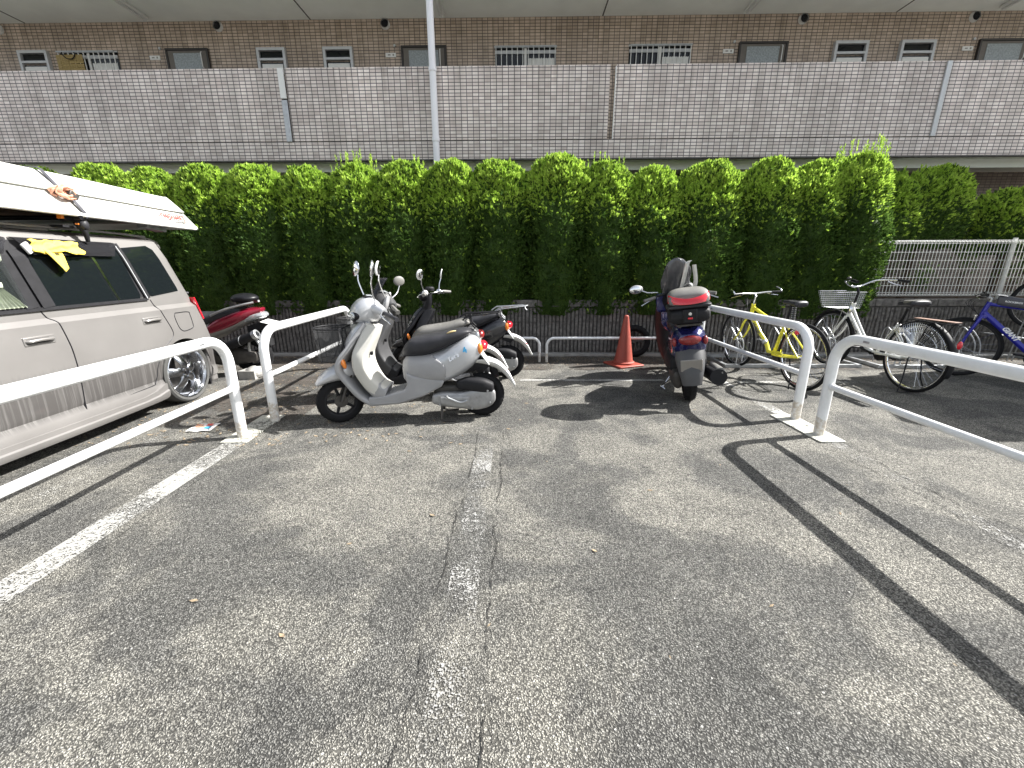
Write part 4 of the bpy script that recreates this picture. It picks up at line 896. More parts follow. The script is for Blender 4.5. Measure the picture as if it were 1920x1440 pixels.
# headlights, grille, windscreen (front, turned away from the photograph)
mb = MB(); mb.box((-3.27, .24, .72), (.12, .30, .13)); mb.build('headlight', 'clear', car, bevel=.03)
mb = MB(); mb.box((-3.27, 2 * YC - .24, .72), (.12, .30, .13)); mb.build('headlight', 'clear', car, bevel=.03)
mb = MB(); mb.rings([[(-2.40, .16, 1.125), (-2.40, 2 * YC - .16, 1.125), (-2.38, 2 * YC - .16, 1.12), (-2.38, .16, 1.12)], [(-1.93, .2, 1.55), (-1.93, 2 * YC - .2, 1.55), (-1.91, 2 * YC - .2, 1.54), (-1.91, .2, 1.54)]]); mb.build('windscreen', 'glassdark', car, False)
def car_wheel(sx, near):
    y0 = .012 if near else 2 * YC - .012; d = 1 if near else -1
    wheel = MB(); pr = [(.252, .015), (.262, .0), (.282, -.006), (.298, .006), (.303, .03), (.304, .10), (.303, .17), (.296, .195), (.26, .205)]
    wheel.lathe([(r_, y0 + d * q) for r_, q in pr], (sx, 0, .303), 'y', 64); wo = wheel.build('wheel', 'rubber_dusty', car)
    rim = MB(); rim.lathe([(.262, y0 + d * .004), (.256, y0 - d * .002), (.246, y0 + d * .002), (.240, y0 + d * .02), (.225, y0 + d * .055), (.215, y0 + d * .16), (.19, y0 + d * .175)], (sx, 0, .303), 'y', 64)
    rim.build('rim', 'chrome', wo)
    sp = MB()
    for k in range(5):
        a = R(90 + 72 * k + 8)
        P = [(math.cos(a) * r_ * 1, y0 + d * q, math.sin(a) * r_) for r_, q in ((.03, .035), (.09, .03), (.15, .055), (.20, .095), (.222, .115))]
        c = catmull(P, 10); rg = []
        for i, p in enumerate(c):
            wd = np.interp(i, [0, 3, 7, 9], [.046, .042, .052, .060]); t_ = np.array([-math.sin(a), 0, math.cos(a)]); n_ = np.array([0, d, 0])
            rg.append([p + t_ * wd * math.cos(q) + n_ * .018 * math.sin(q) for q in np.linspace(0, 2 * np.pi, 12, endpoint=False)])
        sp.rings(np.array(rg) + np.array([sx, 0, .303]))
    sp.cyl((sx, y0 + d * .02, .303), (sx, y0 + d * .09, .303), .055, 24)
    sp.build('spokes', 'rimgrey', wo)
    nu = MB(); nu.cyl((sx, y0 + d * .012, .303), (sx, y0 + d * .03, .303), .022, 16)
    nu.build('centre_bore', 'black', wo)
    lg = MB()
    for k in range(5): a = R(90 + 72 * k + 44); lg.cyl((sx + .044 * math.cos(a), y0 + d * .006, .303 + .044 * math.sin(a)), (sx + .044 * math.cos(a), y0 + d * .03, .303 + .044 * math.sin(a)), .0105, 6)
    lg.build('wheel_nuts', 'chrome', wo)
    br = MB(); br.cyl((sx, y0 + d * .13, .303), (sx, y0 + d * .15, .303), .15, 32); br.build('brake_disc', 'darkmetal', wo)
for sx in (.03, -2.52):
    car_wheel(sx, True); car_wheel(sx, False)
# ------------------------------------------------------------------ roof carrier, boat, strap, cloth
rc = thing('roof_carrier', 'pair of black roof bars clamped to the car roof under the boat', 'roof rack', (-3.35, 4.02, 0), CA)
for k, s in enumerate((-.66, -1.9)):
    b_ = MB(); b_.tube([(s, .02, 1.70), (s, 1.67, 1.70)], .017, 12); bo = b_.build('cross_bar', 'black', rc)
    for yy, d in ((.13, 1), (2 * YC - .13, -1)):
        f = MB(); f.tube([(s + .05, yy - .02 * d, 1.69), (s + .045, yy - .03 * d, 1.66), (s + .065, yy - .045 * d, 1.60), (s + .085, yy - .03 * d, 1.53)], [.028, .030, .020, .014], 10, res=12); f.box((s - .03, yy + .02 * d, 1.635), (.10, .10, .016)); f.build('bar_foot', 'blackmatt', rc)
        f = MB(); f.ell((s + .06, yy - .055 * d, 1.655), (.034, .03, .042)); f.build('foot_cap', 'vinyl', rc)
        f = MB(); f.box((s - .01, yy - .03 * d, 1.69), (.13, .045, .034)); f.build('clamp', 'black', rc, bevel=.005)
        f = MB(); f.box((s - .085, yy - .035 * d, 1.70), (.02, .04, .03)); f.box((s + .062, yy - .035 * d, 1.70), (.02, .04, .03)); f.box((s + .0, yy - .062 * d, 1.655), (.03, .008, .012)); f.build('clamp_tab', 'orange', rc, bevel=.003)
boat = thing('boat', 'upturned weathered white punt on the roof of the silver car', 'boat', (-3.35, 4.02, 0), CA)
# local: near gunwale at y ~ .03; hull bottom at z ~ 2.0
def bsec(s, hw, z_g, z_t, fl):
    pr = [(hw + .012, z_g), (hw + .012, z_g + .022), (hw, z_g + .03), (hw - fl * .48, z_g + (z_t - z_g) * .52), (hw - fl * .48 + .022, z_g + (z_t - z_g) * .535), (hw - fl, z_t - .015), (hw - fl - .02, z_t)]
    return [(s, YC - a, z) for a, z in pr] + [(s, YC + a, z) for a, z in pr[::-1]]
zg = lambda s: 1.715 + .0 * s
rgs = []
for s, hw, z_t, fl in ((-2.9, .36, 2.0, .08), (-2.5, .58, 2.02, .12), (-2.0, .74, 2.03, .16), (-1.2, .80, 2.035, .17), (-.4, .80, 2.03, .17), (.37, .78, 2.02, .17)):
    rgs.append(bsec(s, hw, zg(s), z_t, fl))
st_ = bsec(.37, .78, zg(0), 2.02, .17); rgs.append([(.52 + (2.02 - z) * .32, y, z) for s, y, z in st_])
mb = MB(); mb.rings([[tuple(p) for p in r_] for r_ in rgs], cap=False, ringclosed=False)
n_ = len(rgs[0]); V = rgs[-1]; mb.add(V, [tuple(range(n_))]); mb.add(rgs[0], [tuple(range(n_))])
hull = mb.build('hull', 'boat', boat, angle=25)
md = hull.modifiers.new('solid', 'SOLIDIFY'); md.thickness = .014; md.offset = -1
for yy in (YC - .80 - .005, YC + .80 + .005):
    mb = MB(); mb.tube([(-1.9, yy + (0.03 if yy < 0.5 else -.03), 1.725), (-1.2, yy, 1.722), (-.4, yy, 1.722), (.37, yy + (.02 if yy < .5 else -.02), 1.722), (.60, yy + (.02 if yy < .5 else -.02), 1.722)], .016, 10, res=20); mb.build('gunwale', 'offwhite', boat)
for s in (-1.7, -.85, .12):
    mb = MB(); mb.box((s, YC, 1.755), (.26, 1.44, .03)); mb.build('thwart', 'wood' if s < 0 else 'steel', boat, False, bevel=.004)
mb = MB(); mb.box((-.75, YC, 1.80), (2.4, 1.36, .02)); mb.build('floor_boards', 'wood', boat, False)
mb = MB(); mb.box((.16, .16, 1.70), (.22, .10, .05), (R(6), 'Y')); mb.build('corner_knee', 'steel', boat, False, bevel=.005)
a_ = Vector((0, .045 + 0, 1.745)); 
# hull side lower strake, near side: normal leans up and out
fl_ = .17; zg_, zt_ = 1.745, 1.895
nx = Vector((-1, 0, 0)); up_ = Vector((0, -(fl_ * .48), -.156))
text_obj('lettering', 'Landau', .105, 'letterred', boat, frame((.355, .0395 + .040, 1.808), (-1, 0, 0), up_), .001, .25, .001)
mb = MB(); mb.box((.42, .066, 1.768), (.13, .002, .008)); mb.build('lettering', 'letterdark', boat, False)
# strap over the boat
sp_ = thing('strap', 'faded orange ratchet strap knotted over the boat hull', 'strap', (-3.35, 4.02, 0), CA)
def ribbon(pts, wd, m, par, name, th=.003):
    P = np.array(pts, float); rg = []
    T = np.gradient(P, axis=0); T /= np.linalg.norm(T, axis=1)[:, None]
    for i, p in enumerate(P):
        sx = np.array([1., 0, 0]); sx = sx - T[i] * (sx @ T[i]); sx /= np.linalg.norm(sx); n_ = np.cross(T[i], sx)
        rg.append([p - sx * wd / 2 - n_ * th, p + sx * wd / 2 - n_ * th, p + sx * wd / 2 + n_ * th, p - sx * wd / 2 + n_ * th])
    mb = MB(); mb.rings(rg); return mb.build(name, m, par)
s = -.62
prof = [(s + .02, .035, 1.70), (s, .035, 1.745), (s - .03, .108, 1.89), (s - .05, .130, 1.905), (s - .07, .205, 2.03), (s - .07, .24, 2.045), (s - .07, YC, 2.046), (s - .07, 2 * YC - .24, 2.045), (s - .03, 2 * YC - .12, 1.89), (s, 2 * YC - .035, 1.74), (s, 2 * YC - .035, 1.70)]
ribbon([(a, b2 - .006 if b2 < YC else b2 + .006, c + .004) for a, b2, c in prof], .026, 'letterdark', sp_, 'webbing')
rr = random.Random(4)
for k in range(9):
    c = np.array([s - .06 + rr.uniform(-.05, .05), .085 + rr.uniform(-.02, .02), 1.895 + rr.uniform(-.035, .02)]); P = []
    a0 = rr.uniform(0, 6); ra, rb = rr.uniform(.03, .07), rr.uniform(.015, .035)
    for q in np.linspace(0, 5.2, 18): P.append(c + np.array([ra * math.cos(q + a0), -.012 + .01 * math.sin(3 * q), rb * math.sin(q + a0) - .005 * q]))
    mb = MB(); mb.tube(P, rr.uniform(.007, .012), 6); mb.build('knotted_webbing', 'strap', sp_)
mb = MB(); mb.box((s - .01, .068, 1.865), (.07, .03, .045), (R(30), 'Y')); mb.build('buckle', 'darkmetal', sp_, bevel=.006)
# yellow cloth over visor
cl = MB(); rg = []
for i, s in enumerate(np.linspace(-1.03, -.685, 40)):
    col = []; u = i / 39
    for j in range(12):
        v = j / 11; drop = .085 + .012 * math.sin(u * 9); z = 1.522 - v * drop; q = side_y(z, .052 + .010 * math.sin(v * 9 + u * 7) + .006 * math.sin(u * 31 + v * 4)) - .012 * v
        col.append((s + .01 * math.sin(v * 6 + u * 3), q, z + .004 * math.sin(u * 24)))
    rg.append(col)
cl.rings(rg, False, ringclosed=False)
rg = []
for i, u in enumerate(np.linspace(0, 1, 16)):
    col = []
    for v in np.linspace(0, 1, 10):
        s = -.98 + .14 * u * (1 - v * .55) + .075 * v; z = 1.455 - v * (.125 + .03 * math.sin(u * 3)); col.append((s, side_y(z, .058 + .018 * math.sin(u * 5 + 1) * (1 - .3 * v)), z))
    rg.append(col)
cl.rings(rg, False, ringclosed=False)
co_ = cl.build('cloth', 'towel', None, True, angle=80); md = co_.modifiers.new('solid', 'SOLIDIFY'); md.thickness = .004
co_.location = (-3.35, 4.02, 0); co_.rotation_euler = (0, 0, CA); tag(co_, 'yellow cloth draped over the rear door visor of the silver car', 'cloth')
mb = MB(); mb.box((-1.055, side_y(1.46, .05), 1.462), (.045, .02, .075), (R(-32), 'Y')); o = mb.build('clip', 'offwhite', None, bevel=.006); o.location = (-3.35, 4.02, 0); o.rotation_euler = (0, 0, CA); tag(o, 'white clip beside the yellow cloth on the door visor', 'clip')

# ------------------------------------------------------------------ scooters
def ellm(c, rad, ax=None, n=16, m=10): return MB().ell(c, rad, n, m, ax)
def small_wheel(par, c, Rr, tr, steer=None, spokes=5, rimm='blackmatt'):
    Mx = steer or Matrix.Identity(4)
    mb = MB(); mb.torus(c, Rr - tr, tr, 'y', 48, 12, rz=tr * 1.0)
    for k in range(36):
        a = k * math.pi / 18
        for sg in (-1, 1): mb.tube([(c[0] + math.cos(a) * (Rr - .001), c[1] + sg * .008, c[2] + math.sin(a) * (Rr - .001)), (c[0] + math.cos(a + .09) * (Rr - .014), c[1] + sg * tr * .8, c[2] + math.sin(a + .09) * (Rr - .014))], .0035, 4)
    mb.xf(Mx); w_ = mb.build('wheel', 'rubber', par)
    mb = MB(); ri = Rr - 2 * tr + .012
    mb.lathe([(ri + .006, -tr * .8), (ri - .004, -tr * .75), (ri - .014, -tr * .3), (ri - .014, tr * .3), (ri - .004, tr * .75), (ri + .006, tr * .8)], c, 'y', 40)
    for k in range(spokes):
        a = k * 2 * math.pi / spokes + .5; mb.tube([(c[0] + .02 * math.cos(a), c[1], c[2] + .02 * math.sin(a)), (c[0] + (ri - .006) * math.cos(a + .12), c[1], c[2] + (ri - .006) * math.sin(a + .12))], [.017, .011], 8)
    mb.cyl((c[0], c[1] - tr * .8, c[2]), (c[0], c[1] + tr * .8, c[2]), .026, 16); mb.xf(Mx); mb.build('rim', rimm, w_)
    mb = MB(); mb.cyl((c[0], c[1] - tr * .9, c[2]), (c[0], c[1] - tr * .35, c[2]), .055, 20); mb.xf(Mx); mb.build('hub_drum', 'darkmetal', w_)
    return w_
def basket(par, x0, x1, z0, z1, hw, Mx, full=False):
    """round nosed fine wire basket"""
    def ring(z, k=1.0):
        P = []
        for a in np.linspace(math.pi / 2, 3 * math.pi / 2, 15): P.append((x0 + hw * .9 + hw * .9 * math.cos(a) * k, hw * math.sin(a) * k, z))
        P = [(x1, hw * k, z)] + P + [(x1, -hw * k, z)]; return P
    mb = MB(); rg = [ring(z, .90 + .10 * (z - z0) / (z1 - z0)) for z in np.linspace(z0, z1, 5)]; rg = [np.array(q) for q in rg]
    mb.rings(np.array(rg), False); mb.add(rg[0], [tuple(range(len(rg[0])))]); mb.xf(Mx); bo = mb.build('basket', 'screen', par, True, angle=50)
    fr = MB()
    for z, k, r_ in ((z1, 1, .0060), (z1 - .02, .985, .002), (z0, .9, .003)): fr.tube(ring(z, k), r_, 6, closed=True)
    for j in (1, 5, 9, 13, 0, 16): P0, P1 = ring(z0, .9)[j], ring(z1, 1)[j]; fr.tube([P0, P1], .0022, 5)
    fr.tube([(x1 - .02, -.06, z1 - .01), (x1 + .02, -.06, z0 - .03), (x1 + .07, -.05, z0 - .10)], .006, 6); fr.tube([(x1 - .02, .06, z1 - .01), (x1 + .02, .06, z0 - .03), (x1 + .07, .05, z0 - .10)], .006, 6)
    fr.tube([(x1 + .0, -.03, z1), (x1 - .10, -.03, z0 + .02), (x1 - .13, -.02, z0)], .005, 6)
    fr.xf(Mx); fr.build('basket_frame', 'blackmatt', bo)
    if full:
        b2 = MB(); b2.ell(((x0 + x1) / 2, 0, z0 + .10), ((x1 - x0) * .42, hw * .7, .12), 24, 16); v = b2.v[0]; v += noise3(v, 28, 8)[:, None] * .016
        b2.xf(Mx); o = b2.build('carrier_bag', 'bag', None); return bo, o
    return bo, None
def scooter(name, label, loc, rz, c, steer=20, style='step', basket_on=True, full=False, visor=False, rack=False, lean=0, tear=True, text=False, scale=1.0):
    t = thing(name, label, 'scooter', loc, rz, 'scooters parked side by side at the left'); t.rotation_euler = (R(lean), 0, rz); t.scale = (scale,) * 3
    S = Matrix.Translation((.22, 0, 0)) @ Matrix.Rotation(R(steer), 4, 'Z') @ Matrix.Translation((-.22, 0, 0))
    small_wheel(t, (.026, 0, .20), .200, .041, S); small_wheel(t, (1.29, 0, .205), .203, .045)
    # fork and front mudguard
    mb = MB(); mb.tube([(.026, -.055, .2), (.10, -.055, .38), (.16, -.05, .5)], .014, 8); mb.tube([(.026, .055, .2), (.10, .055, .38), (.16, .05, .5)], .014, 8); mb.xf(S); mb.build('fork', 'darkmetal', t)
    mb = MB(); mb.station([(-.155, .355, .385, .03), (-.115, .362, .44, .06), (-.04, .378, .497, .078), (.06, .385, .54, .084), (.15, .40, .54, .07)], 2.3, 24, 24); mb.xf(S); mb.build('front_mudguard', c['body'], t)
    # leg shield: outer skin, edge trim, inner panel
    top = .86
    mb = MB(); mb.sweep([(.325, top), (.245, .76), (.185, .66), (.125, .575), (.105, .49), (.150, .385), (.235, .25), (.345, .165)], [.095, .13, .172, .200, .204, .18, .155, .14], .055, 4, 28, 40, bow=.02); mb.build('leg_shield', c['edge'], t, angle=50)
    mb = MB(); mb.station([(.115, .62, .70, .05), (.15, .60, .76, .09), (.20, .62, .83, .10), (.27, .70, .88, .095), (.34, .80, .885, .07)], 2.3, 24, 24); mb.build('front_cowl', c['body'], t)
    mb = MB(); mb.sweep([(.375, top - .005), (.345, .78), (.300, .69), (.262, .60), (.262, .50), (.300, .40), (.360, .31), (.425, .262)], [.085, .115, .15, .182, .188, .17, .15, .135], .125, 5.5, 32, 44, bow=.0); mb.build('inner_panel', c['inner'], t, angle=50)
    mb = MB(); mb.sweep([(.285, .415), (.335, .335), (.40, .27), (.45, .248)], [.142, .15, .142, .138], .13, 6, 28, 16); mb.build('foot_panel', c['foot'], t, angle=50)
    if style == 'step':
        g = MB(); g.box((.345, -.055, .61), (.02, .035, .03)); g.build('shopping_hook', 'black', t, bevel=.004)
    for sg in (-1, 1):
        g = MB(); g.ell((.130, sg * .160, .555), (.020, .030, .058), 16, 12, np.array(Matrix.Rotation(R(-18), 3, 'Y'))); g.build('turn_signal', 'orange', t)
    # floor board
    mb = MB(); mb.prism([(.30, .17), (.345, .153), (.57, .168), (.78, .235), (.94, .32), (.97, .375), (.70, .42), (.64, .45), (.64, .34), (.62, .295), (.45, .25), (.30, .235)], -.145, .145); mb.build('floorboard', c['edge'], t, True, bevel=.018, seg=3)
    g = MB()
    for k in range(6): g.box((.49 + k * .022, 0, .268 + k * .0055), (.006, .2, .006))
    g.build('floor_grip', c['foot'], t, False)
    # tail body (split into silver cowl and lower side cover)
    st = [(.63, .34, .565, .095), (.68, .35, .60, .125), (.80, .335, .61, .148), (.93, .335, .635, .158), (1.05, .375, .70, .158), (1.15, .43, .745, .148), (1.23, .50, .745, .125), (1.285, .57, .70, .095), (1.305, .61, .67, .06)]
    mb = MB(); mb.station(st, 2.7, 72, 90); V = mb.v[0]; Fs = mb.f
    def inside(p, Pl):
        r_ = False; k = len(Pl); j = k - 1
        for i in range(k):
            if (Pl[i][1] > p[1]) != (Pl[j][1] > p[1]) and p[0] < (Pl[j][0] - Pl[i][0]) * (p[1] - Pl[i][1]) / (Pl[j][1] - Pl[i][1]) + Pl[i][0]: r_ = not r_
            j = i
        return r_
    Pl = [tuple(q) for q in catmull([(.86, .60), (.93, .555), (.975, .50), (.985, .44), (.965, .38), (.93, .30)], 20)] + [(.5, .28), (.5, .62)]
    A, B = [], []
    for f in Fs:
        cc = V[list(f)].mean(0); (B if inside((cc[0], cc[2]), Pl) and abs(cc[1]) > .03 else A).append(f)
    m1 = MB(); m1.v = [V]; m1.f = A; m1.build('tail_cowl', c['body'], t, angle=60)
    m2 = MB(); V2 = V.copy(); V2[:, 1] *= 1.025; V2[:, 2] -= .0; m2.v = [V2]; m2.f = B; o2 = m2.build('side_cover', c['edge'], t, angle=60)
    md = o2.modifiers.new('solid', 'SOLIDIFY'); md.thickness = .004; md.offset = 1
    # seat
    mb = MB(); mb.station([(.60, .585, .625, .05), (.635, .575, .685, .10), (.70, .578, .738, .130), (.83, .592, .760, .142), (.98, .648, .782, .140), (1.10, .712, .812, .122), (1.17, .75, .812, .095), (1.205, .768, .795, .06)], 2.8, 40, 50); so_ = mb.build('seat', c['seat'], t, angle=60)
    P = [(x, -.143 + .004 * abs(x - .9), z) for x, z in ((.64, .60), (.75, .602), (.86, .618), (.98, .665), (1.08, .712), (1.17, .758))]
    mb = MB(); mb.tube(P, .004, 6, res=30); mb.build('seat_piping', 'black', so_)
    if tear: mb = MB(); mb.ell((1.04, -.085, .788), (.045, .020, .010), 14, 6, np.array(Matrix.Rotation(R(-16), 3, 'Y') @ Matrix.Rotation(R(-28), 3, 'X'))); mb.build('torn_foam', 'foam', so_)
    # rear lamp, indicators, plate, mudguard
    mb = MB(); mb.ell((1.305, 0, .655), (.045, .075, .048), 20, 12); lo = mb.build('tail_lamp', c.get('lamp', 'red'), t)
    for sg in (-1, 1): mb = MB(); mb.ell((1.275, sg * .085, .645), (.030, .030, .050), 16, 10); mb.build('rear_turn_signal', c.get('sig', 'orange'), t)
    mb = MB(); mb.sweep([(1.20, .50), (1.30, .49), (1.42, .455), (1.51, .38), (1.585, .285)], [.06, .085, .08, .065, .03], .016, 4, 20, 24, bow=-.3); mb.build('rear_mudguard', c['guard'], t, angle=50)
    mb = MB(); mb.box((1.325, 0, .545), (.012, .20, .115), (R(-35), 'Y')); po = mb.build('number_plate', 'offwhite', t, bevel=.004)
    mb = MB(); mb.prism([(1.20, .60), (1.27, .57), (1.37, .48), (1.32, .44), (1.20, .49)], -.05, .05); mb.build('plate_bracket', 'blackmatt', t, bevel=.006)
    mb = MB(); mb.ell((1.515, 0, .415), (.012, .028, .018)); mb.build('reflector', 'red', t)
    # power unit
    mb = MB(); mb.station([(.86, .16, .245, .035, -.105), (.95, .135, .265, .042, -.11), (1.10, .115, .265, .045, -.112), (1.25, .10, .30, .046, -.112), (1.36, .13, .31, .040, -.11), (1.40, .17, .27, .03, -.11)], 3.6, 32, 40); eo = mb.build('engine_case', 'alu', t, angle=50)
    mb = MB(); mb.station([(.93, .165, .235, .012, -.155), (1.05, .14, .24, .014, -.158), (1.18, .135, .235, .012, -.156)], 3, 24, 20); mb.build('case_cover', 'alu', eo)
    mb = MB(); mb.tube([(1.16, -.172, .20), (1.10, -.185, .19), (1.03, -.185, .215), (.99, -.19, .235)], .009, 8, res=12); mb.cyl((.985, -.205, .238), (.985, -.17, .238), .012, 10); mb.build('kick_lever', 'steel', eo)
    for a, b2 in ((.92, .16), (.92, .24), (1.36, .17), (1.34, .28), (1.2, .12)): mb = MB(); mb.cyl((a, -.165, b2), (a, -.14, b2), .009, 8); mb.build('bolt', 'steel', eo)
    mb = MB(); mb.station([(1.08, .29, .37, .04, -.10), (1.18, .27, .395, .06, -.10), (1.30, .25, .385, .065, -.10), (1.38, .25, .35, .05, -.10)], 3, 24, 24); mb.build('air_cleaner', 'blackmatt', t)
    mb = MB(); mb.cyl((1.05, .12, .23), (1.45, .15, .27), .052, 20); mb.build('muffler', 'darkmetal', t)
    mb = MB(); mb.box((1.0, 0, .25), (.28, .16, .14)); mb.build('engine_block', 'darkmetal', t, bevel=.03)
    mb = MB(); mb.tube([(1.22, .06, .40), (1.29, .07, .22)], .022, 10); mb.tube([(1.19, -.05, .42), (1.29, -.07, .24)], .010, 8); mb.build('rear_shock', 'darkmetal', t)
    mb = MB(); mb.tube([(.93, -.10, .135), (.925, -.14, .02), (.96, -.155, .008), (1.06, -.155, .008)], .010, 8); mb.tube([(.93, .10, .135), (.925, .14, .02), (.96, .155, .008), (1.06, .155, .008)], .010, 8); mb.tube([(.93, -.12, .09), (.93, .12, .09)], .010, 8); mb.build('centre_stand', 'darkmetal', t)
    # head: cowl, lamp, bars, mirrors (steered together)
    def add(mb, nm, m, par=t, **k): mb.xf(S); return mb.build(nm, m, par, **k)
    if style == 'step':
        ho = add(MB().station([(.185, .895, .97, .055), (.225, .875, 1.03, .095), (.29, .862, 1.075, .112), (.36, .862, 1.085, .105), (.42, .885, 1.04, .085), (.45, .91, .99, .05)], 3.3, 36, 40), 'handlebar_cowl', c['body'])
        add(MB().station([(.275, .80, .90, .06), (.33, .79, .90, .075), (.39, .81, .90, .06)], 2.4, 20, 16), 'cowl_base', c['edge'])
        add(MB().ell((.226, 0, .932), (.055, .102, .058), 28, 18), 'headlight_rim', 'black', ho); add(MB().ell((.219, 0, .932), (.055, .095, .051), 28, 18), 'headlight', 'clear', ho); add(MB().ell((.335, 0, .862), (.088, .082, .022), 24, 12), 'steering_gap', 'black')
        add(MB().station([(.31, 1.05, 1.098, .068), (.36, 1.03, 1.096, .075), (.40, 1.01, 1.070, .065)], 3, 24, 12), 'meter', 'black', ho); add(MB().station([(.32, 1.07, 1.103, .055), (.36, 1.05, 1.101, .060), (.39, 1.03, 1.080, .052)], 3, 24, 12), 'meter_glass', 'clear', ho)
        for sg in (-1, 1):
            mb = MB(); mb.tube([(.37, sg * .06, .99), (.40, sg * .12, .975), (.425, sg * .175, .955)], [.062, .048, .034], 12, res=12); add(mb, 'bar_shroud', c['body'], ho)
            mb = MB(); mb.tube([(.42, sg * .165, .955), (.475, sg * .335, .915)], .018, 12); mb.cyl((.475, sg * .335, .915), (.479, sg * .350, .911), .021, 12); add(mb, 'grip', 'vinyl_grey' if visor else 'vinyl')
            mb = MB(); mb.tube([(.40, sg * .185, .94), (.385, sg * .21, .935), (.41, sg * .30, .90), (.43, sg * .335, .875)], [.008, .008, .006, .006], 8, res=14); add(mb, 'brake_lever', 'chrome')
            if visor and sg > 0:
                mo = add(MB().tube([(.40, .12, 1.0), (.47, .20, 1.06), (.50, .28, 1.13)], .0065, 8, res=12), 'mirror_stem', 'chrome')
                rot = np.array(Matrix.Rotation(R(-62), 3, 'Z')); add(MB().ell((.50, .30, 1.18), (.016, .066, .052), 24, 14, rot), 'mirror', 'vinyl_grey', mo); continue
            mb = MB(); mb.tube([(.375, sg * .12, 1.015), (.35, sg * .17, 1.08), (.325, sg * .235, 1.20), (.33, sg * .265, 1.26)], .0065, 8, res=16); mo = add(mb, 'mirror_stem', 'chrome')
            rot = np.array(Matrix.Rotation(R(sg * 14), 3, 'Z') @ Matrix.Rotation(R(8), 3, 'Y'))
            add(MB().ell((.325, sg * .30, 1.315), (.018, .062, .068), 24, 14, rot), 'mirror', c['mirror'], mo)
            add(MB().ell((.333, sg * .30, 1.316), (.014, .053, .059), 24, 14, rot), 'mirror_glass', 'mirror', mo)
        if visor:
            mb = MB(); rg = []
            for u in np.linspace(0, 1, 12): rg.append([(.16 + .16 * u - .07 * math.cos(v * 1.3) + .06, .165 * math.sin(v) * (1 - .35 * u ** 2), .98 + .24 * u) for v in np.linspace(-1.35, 1.35, 18)])
            mb.rings(rg, False, ringclosed=False); vo = add(mb, 'windscreen', 'smoke'); md = vo.modifiers.new('solid', 'SOLIDIFY'); md.thickness = .004
            for sg in (-1, 1):
                mb = MB(); mb.ell((.37, sg * .29, .985), (.028, .078, .088), 22, 14, np.array(Matrix.Rotation(R(20), 3, 'Y'))); add(mb, 'hand_guard', 'silver_matt')
    else:
        add(MB().tube([(.34, 0, .84), (.375, 0, .95), (.385, 0, 1.03)], [.055, .045, .035], 16, res=12), 'steering_neck', 'black')
        add(MB().ell((.33, 0, 1.0), (.075, .085, .06)), 'headlight', 'black')
        add(MB().lathe([(.052, .0), (.055, .03), (.04, .045), (.001, .048)], (.40, .0, 1.06), 'z', 20), 'meter', 'blackmatt')
        add(MB().tube([(.50, -.33, 1.03), (.45, -.20, 1.045), (.40, -.08, 1.03), (.40, .08, 1.03), (.45, .20, 1.045), (.50, .33, 1.03)], .011, 10, res=24), 'handlebar', 'chrome')
        for sg in (-1, 1):
            add(MB().cyl((.455, sg * .22, 1.043), (.50, sg * .335, 1.03), .018, 12), 'grip', 'vinyl_grey')
            add(MB().ell((.43, sg * .17, 1.045), (.035, .028, .032)), 'switch_box', 'offwhite' if sg < 0 else 'chrome')
            add(MB().tube([(.41, sg * .19, 1.035), (.40, sg * .26, 1.025), (.42, sg * .32, 1.01)], .006, 8), 'brake_lever', 'chrome')
            mo = add(MB().tube([(.43, sg * .18, 1.06), (.42, sg * .215, 1.13), (.43, sg * .24, 1.19)], .006, 8, res=10), 'mirror_stem', 'chrome')
            rot = np.array(Matrix.Rotation(R(sg * 20), 3, 'Z') @ Matrix.Rotation(R(10), 3, 'Y'))
            add(MB().ell((.43, sg * .26, 1.245), (.014, .050, .058), 22, 12, rot), 'mirror', 'offwhite', mo); add(MB().ell((.437, sg * .26, 1.246), (.010, .044, .051), 22, 12, rot), 'mirror_glass', 'mirror', mo)
    if basket_on:
        BM = S if style == 'step' else Matrix.Identity(4)
        bo, bagobj = basket(t, -.135, .12, .555, .83, .155, Matrix.Identity(4), full)
        if bagobj: bagobj.location = loc; bagobj.rotation_euler = (R(lean), 0, rz); bagobj.scale = (scale,) * 3; tag(bagobj, 'crumpled pale carrier bag inside the front basket of the second scooter', 'bag')
    if rack:
        mb = MB()
        for sg in (-1, 1):
            mb.tube([(1.12, sg * .07, .80), (1.20, sg * .08, .845), (1.34, sg * .085, .865), (1.50, sg * .05, .88)], .007, 8, res=16); mb.tube([(1.20, sg * .08, .845), (1.22, sg * .09, .77), (1.26, sg * .09, .73)], .007, 8)
            mb.tube([(1.10, sg * .03, .83), (1.16, sg * .035, .87), (1.48, sg * .03, .885)], .006, 8)
        for xx in (1.22, 1.32, 1.42): mb.tube([(xx, -.085, .856 + (xx - 1.22) * .09), (xx, .085, .856 + (xx - 1.22) * .09)], .006, 8)
        mb.tube([(1.50, -.05, .88), (1.53, 0, .885), (1.50, .05, .88)], .007, 8, res=8); mb.tube([(1.49, -.05, .885), (1.50, -.06, .85), (1.515, -.06, .835)], .006, 6); mb.build('luggage_rack', 'steel' if style != 'step' else 'blackmatt', t)
    if text:
        z_ = .600; yy = -.1625
        xd = Vector((.16, .012, .085)); ud = Vector((-.085, .055, .16))
        text_obj('lettering', "Let's", .052, 'lettersilver', t, frame((1.055, yy + .001, .585), xd, ud), .0015, .2, .0012)
        text_obj('lettering', "4", .068, 'letterblue', t, frame((1.150, yy + .012, .640), xd, ud), .0018, .1, .0030)
    return t
SILV = dict(body='silver', edge='silver_matt', inner='cream', foot='silver_matt', seat='vinyl', guard='offwhite', mirror='chrome')
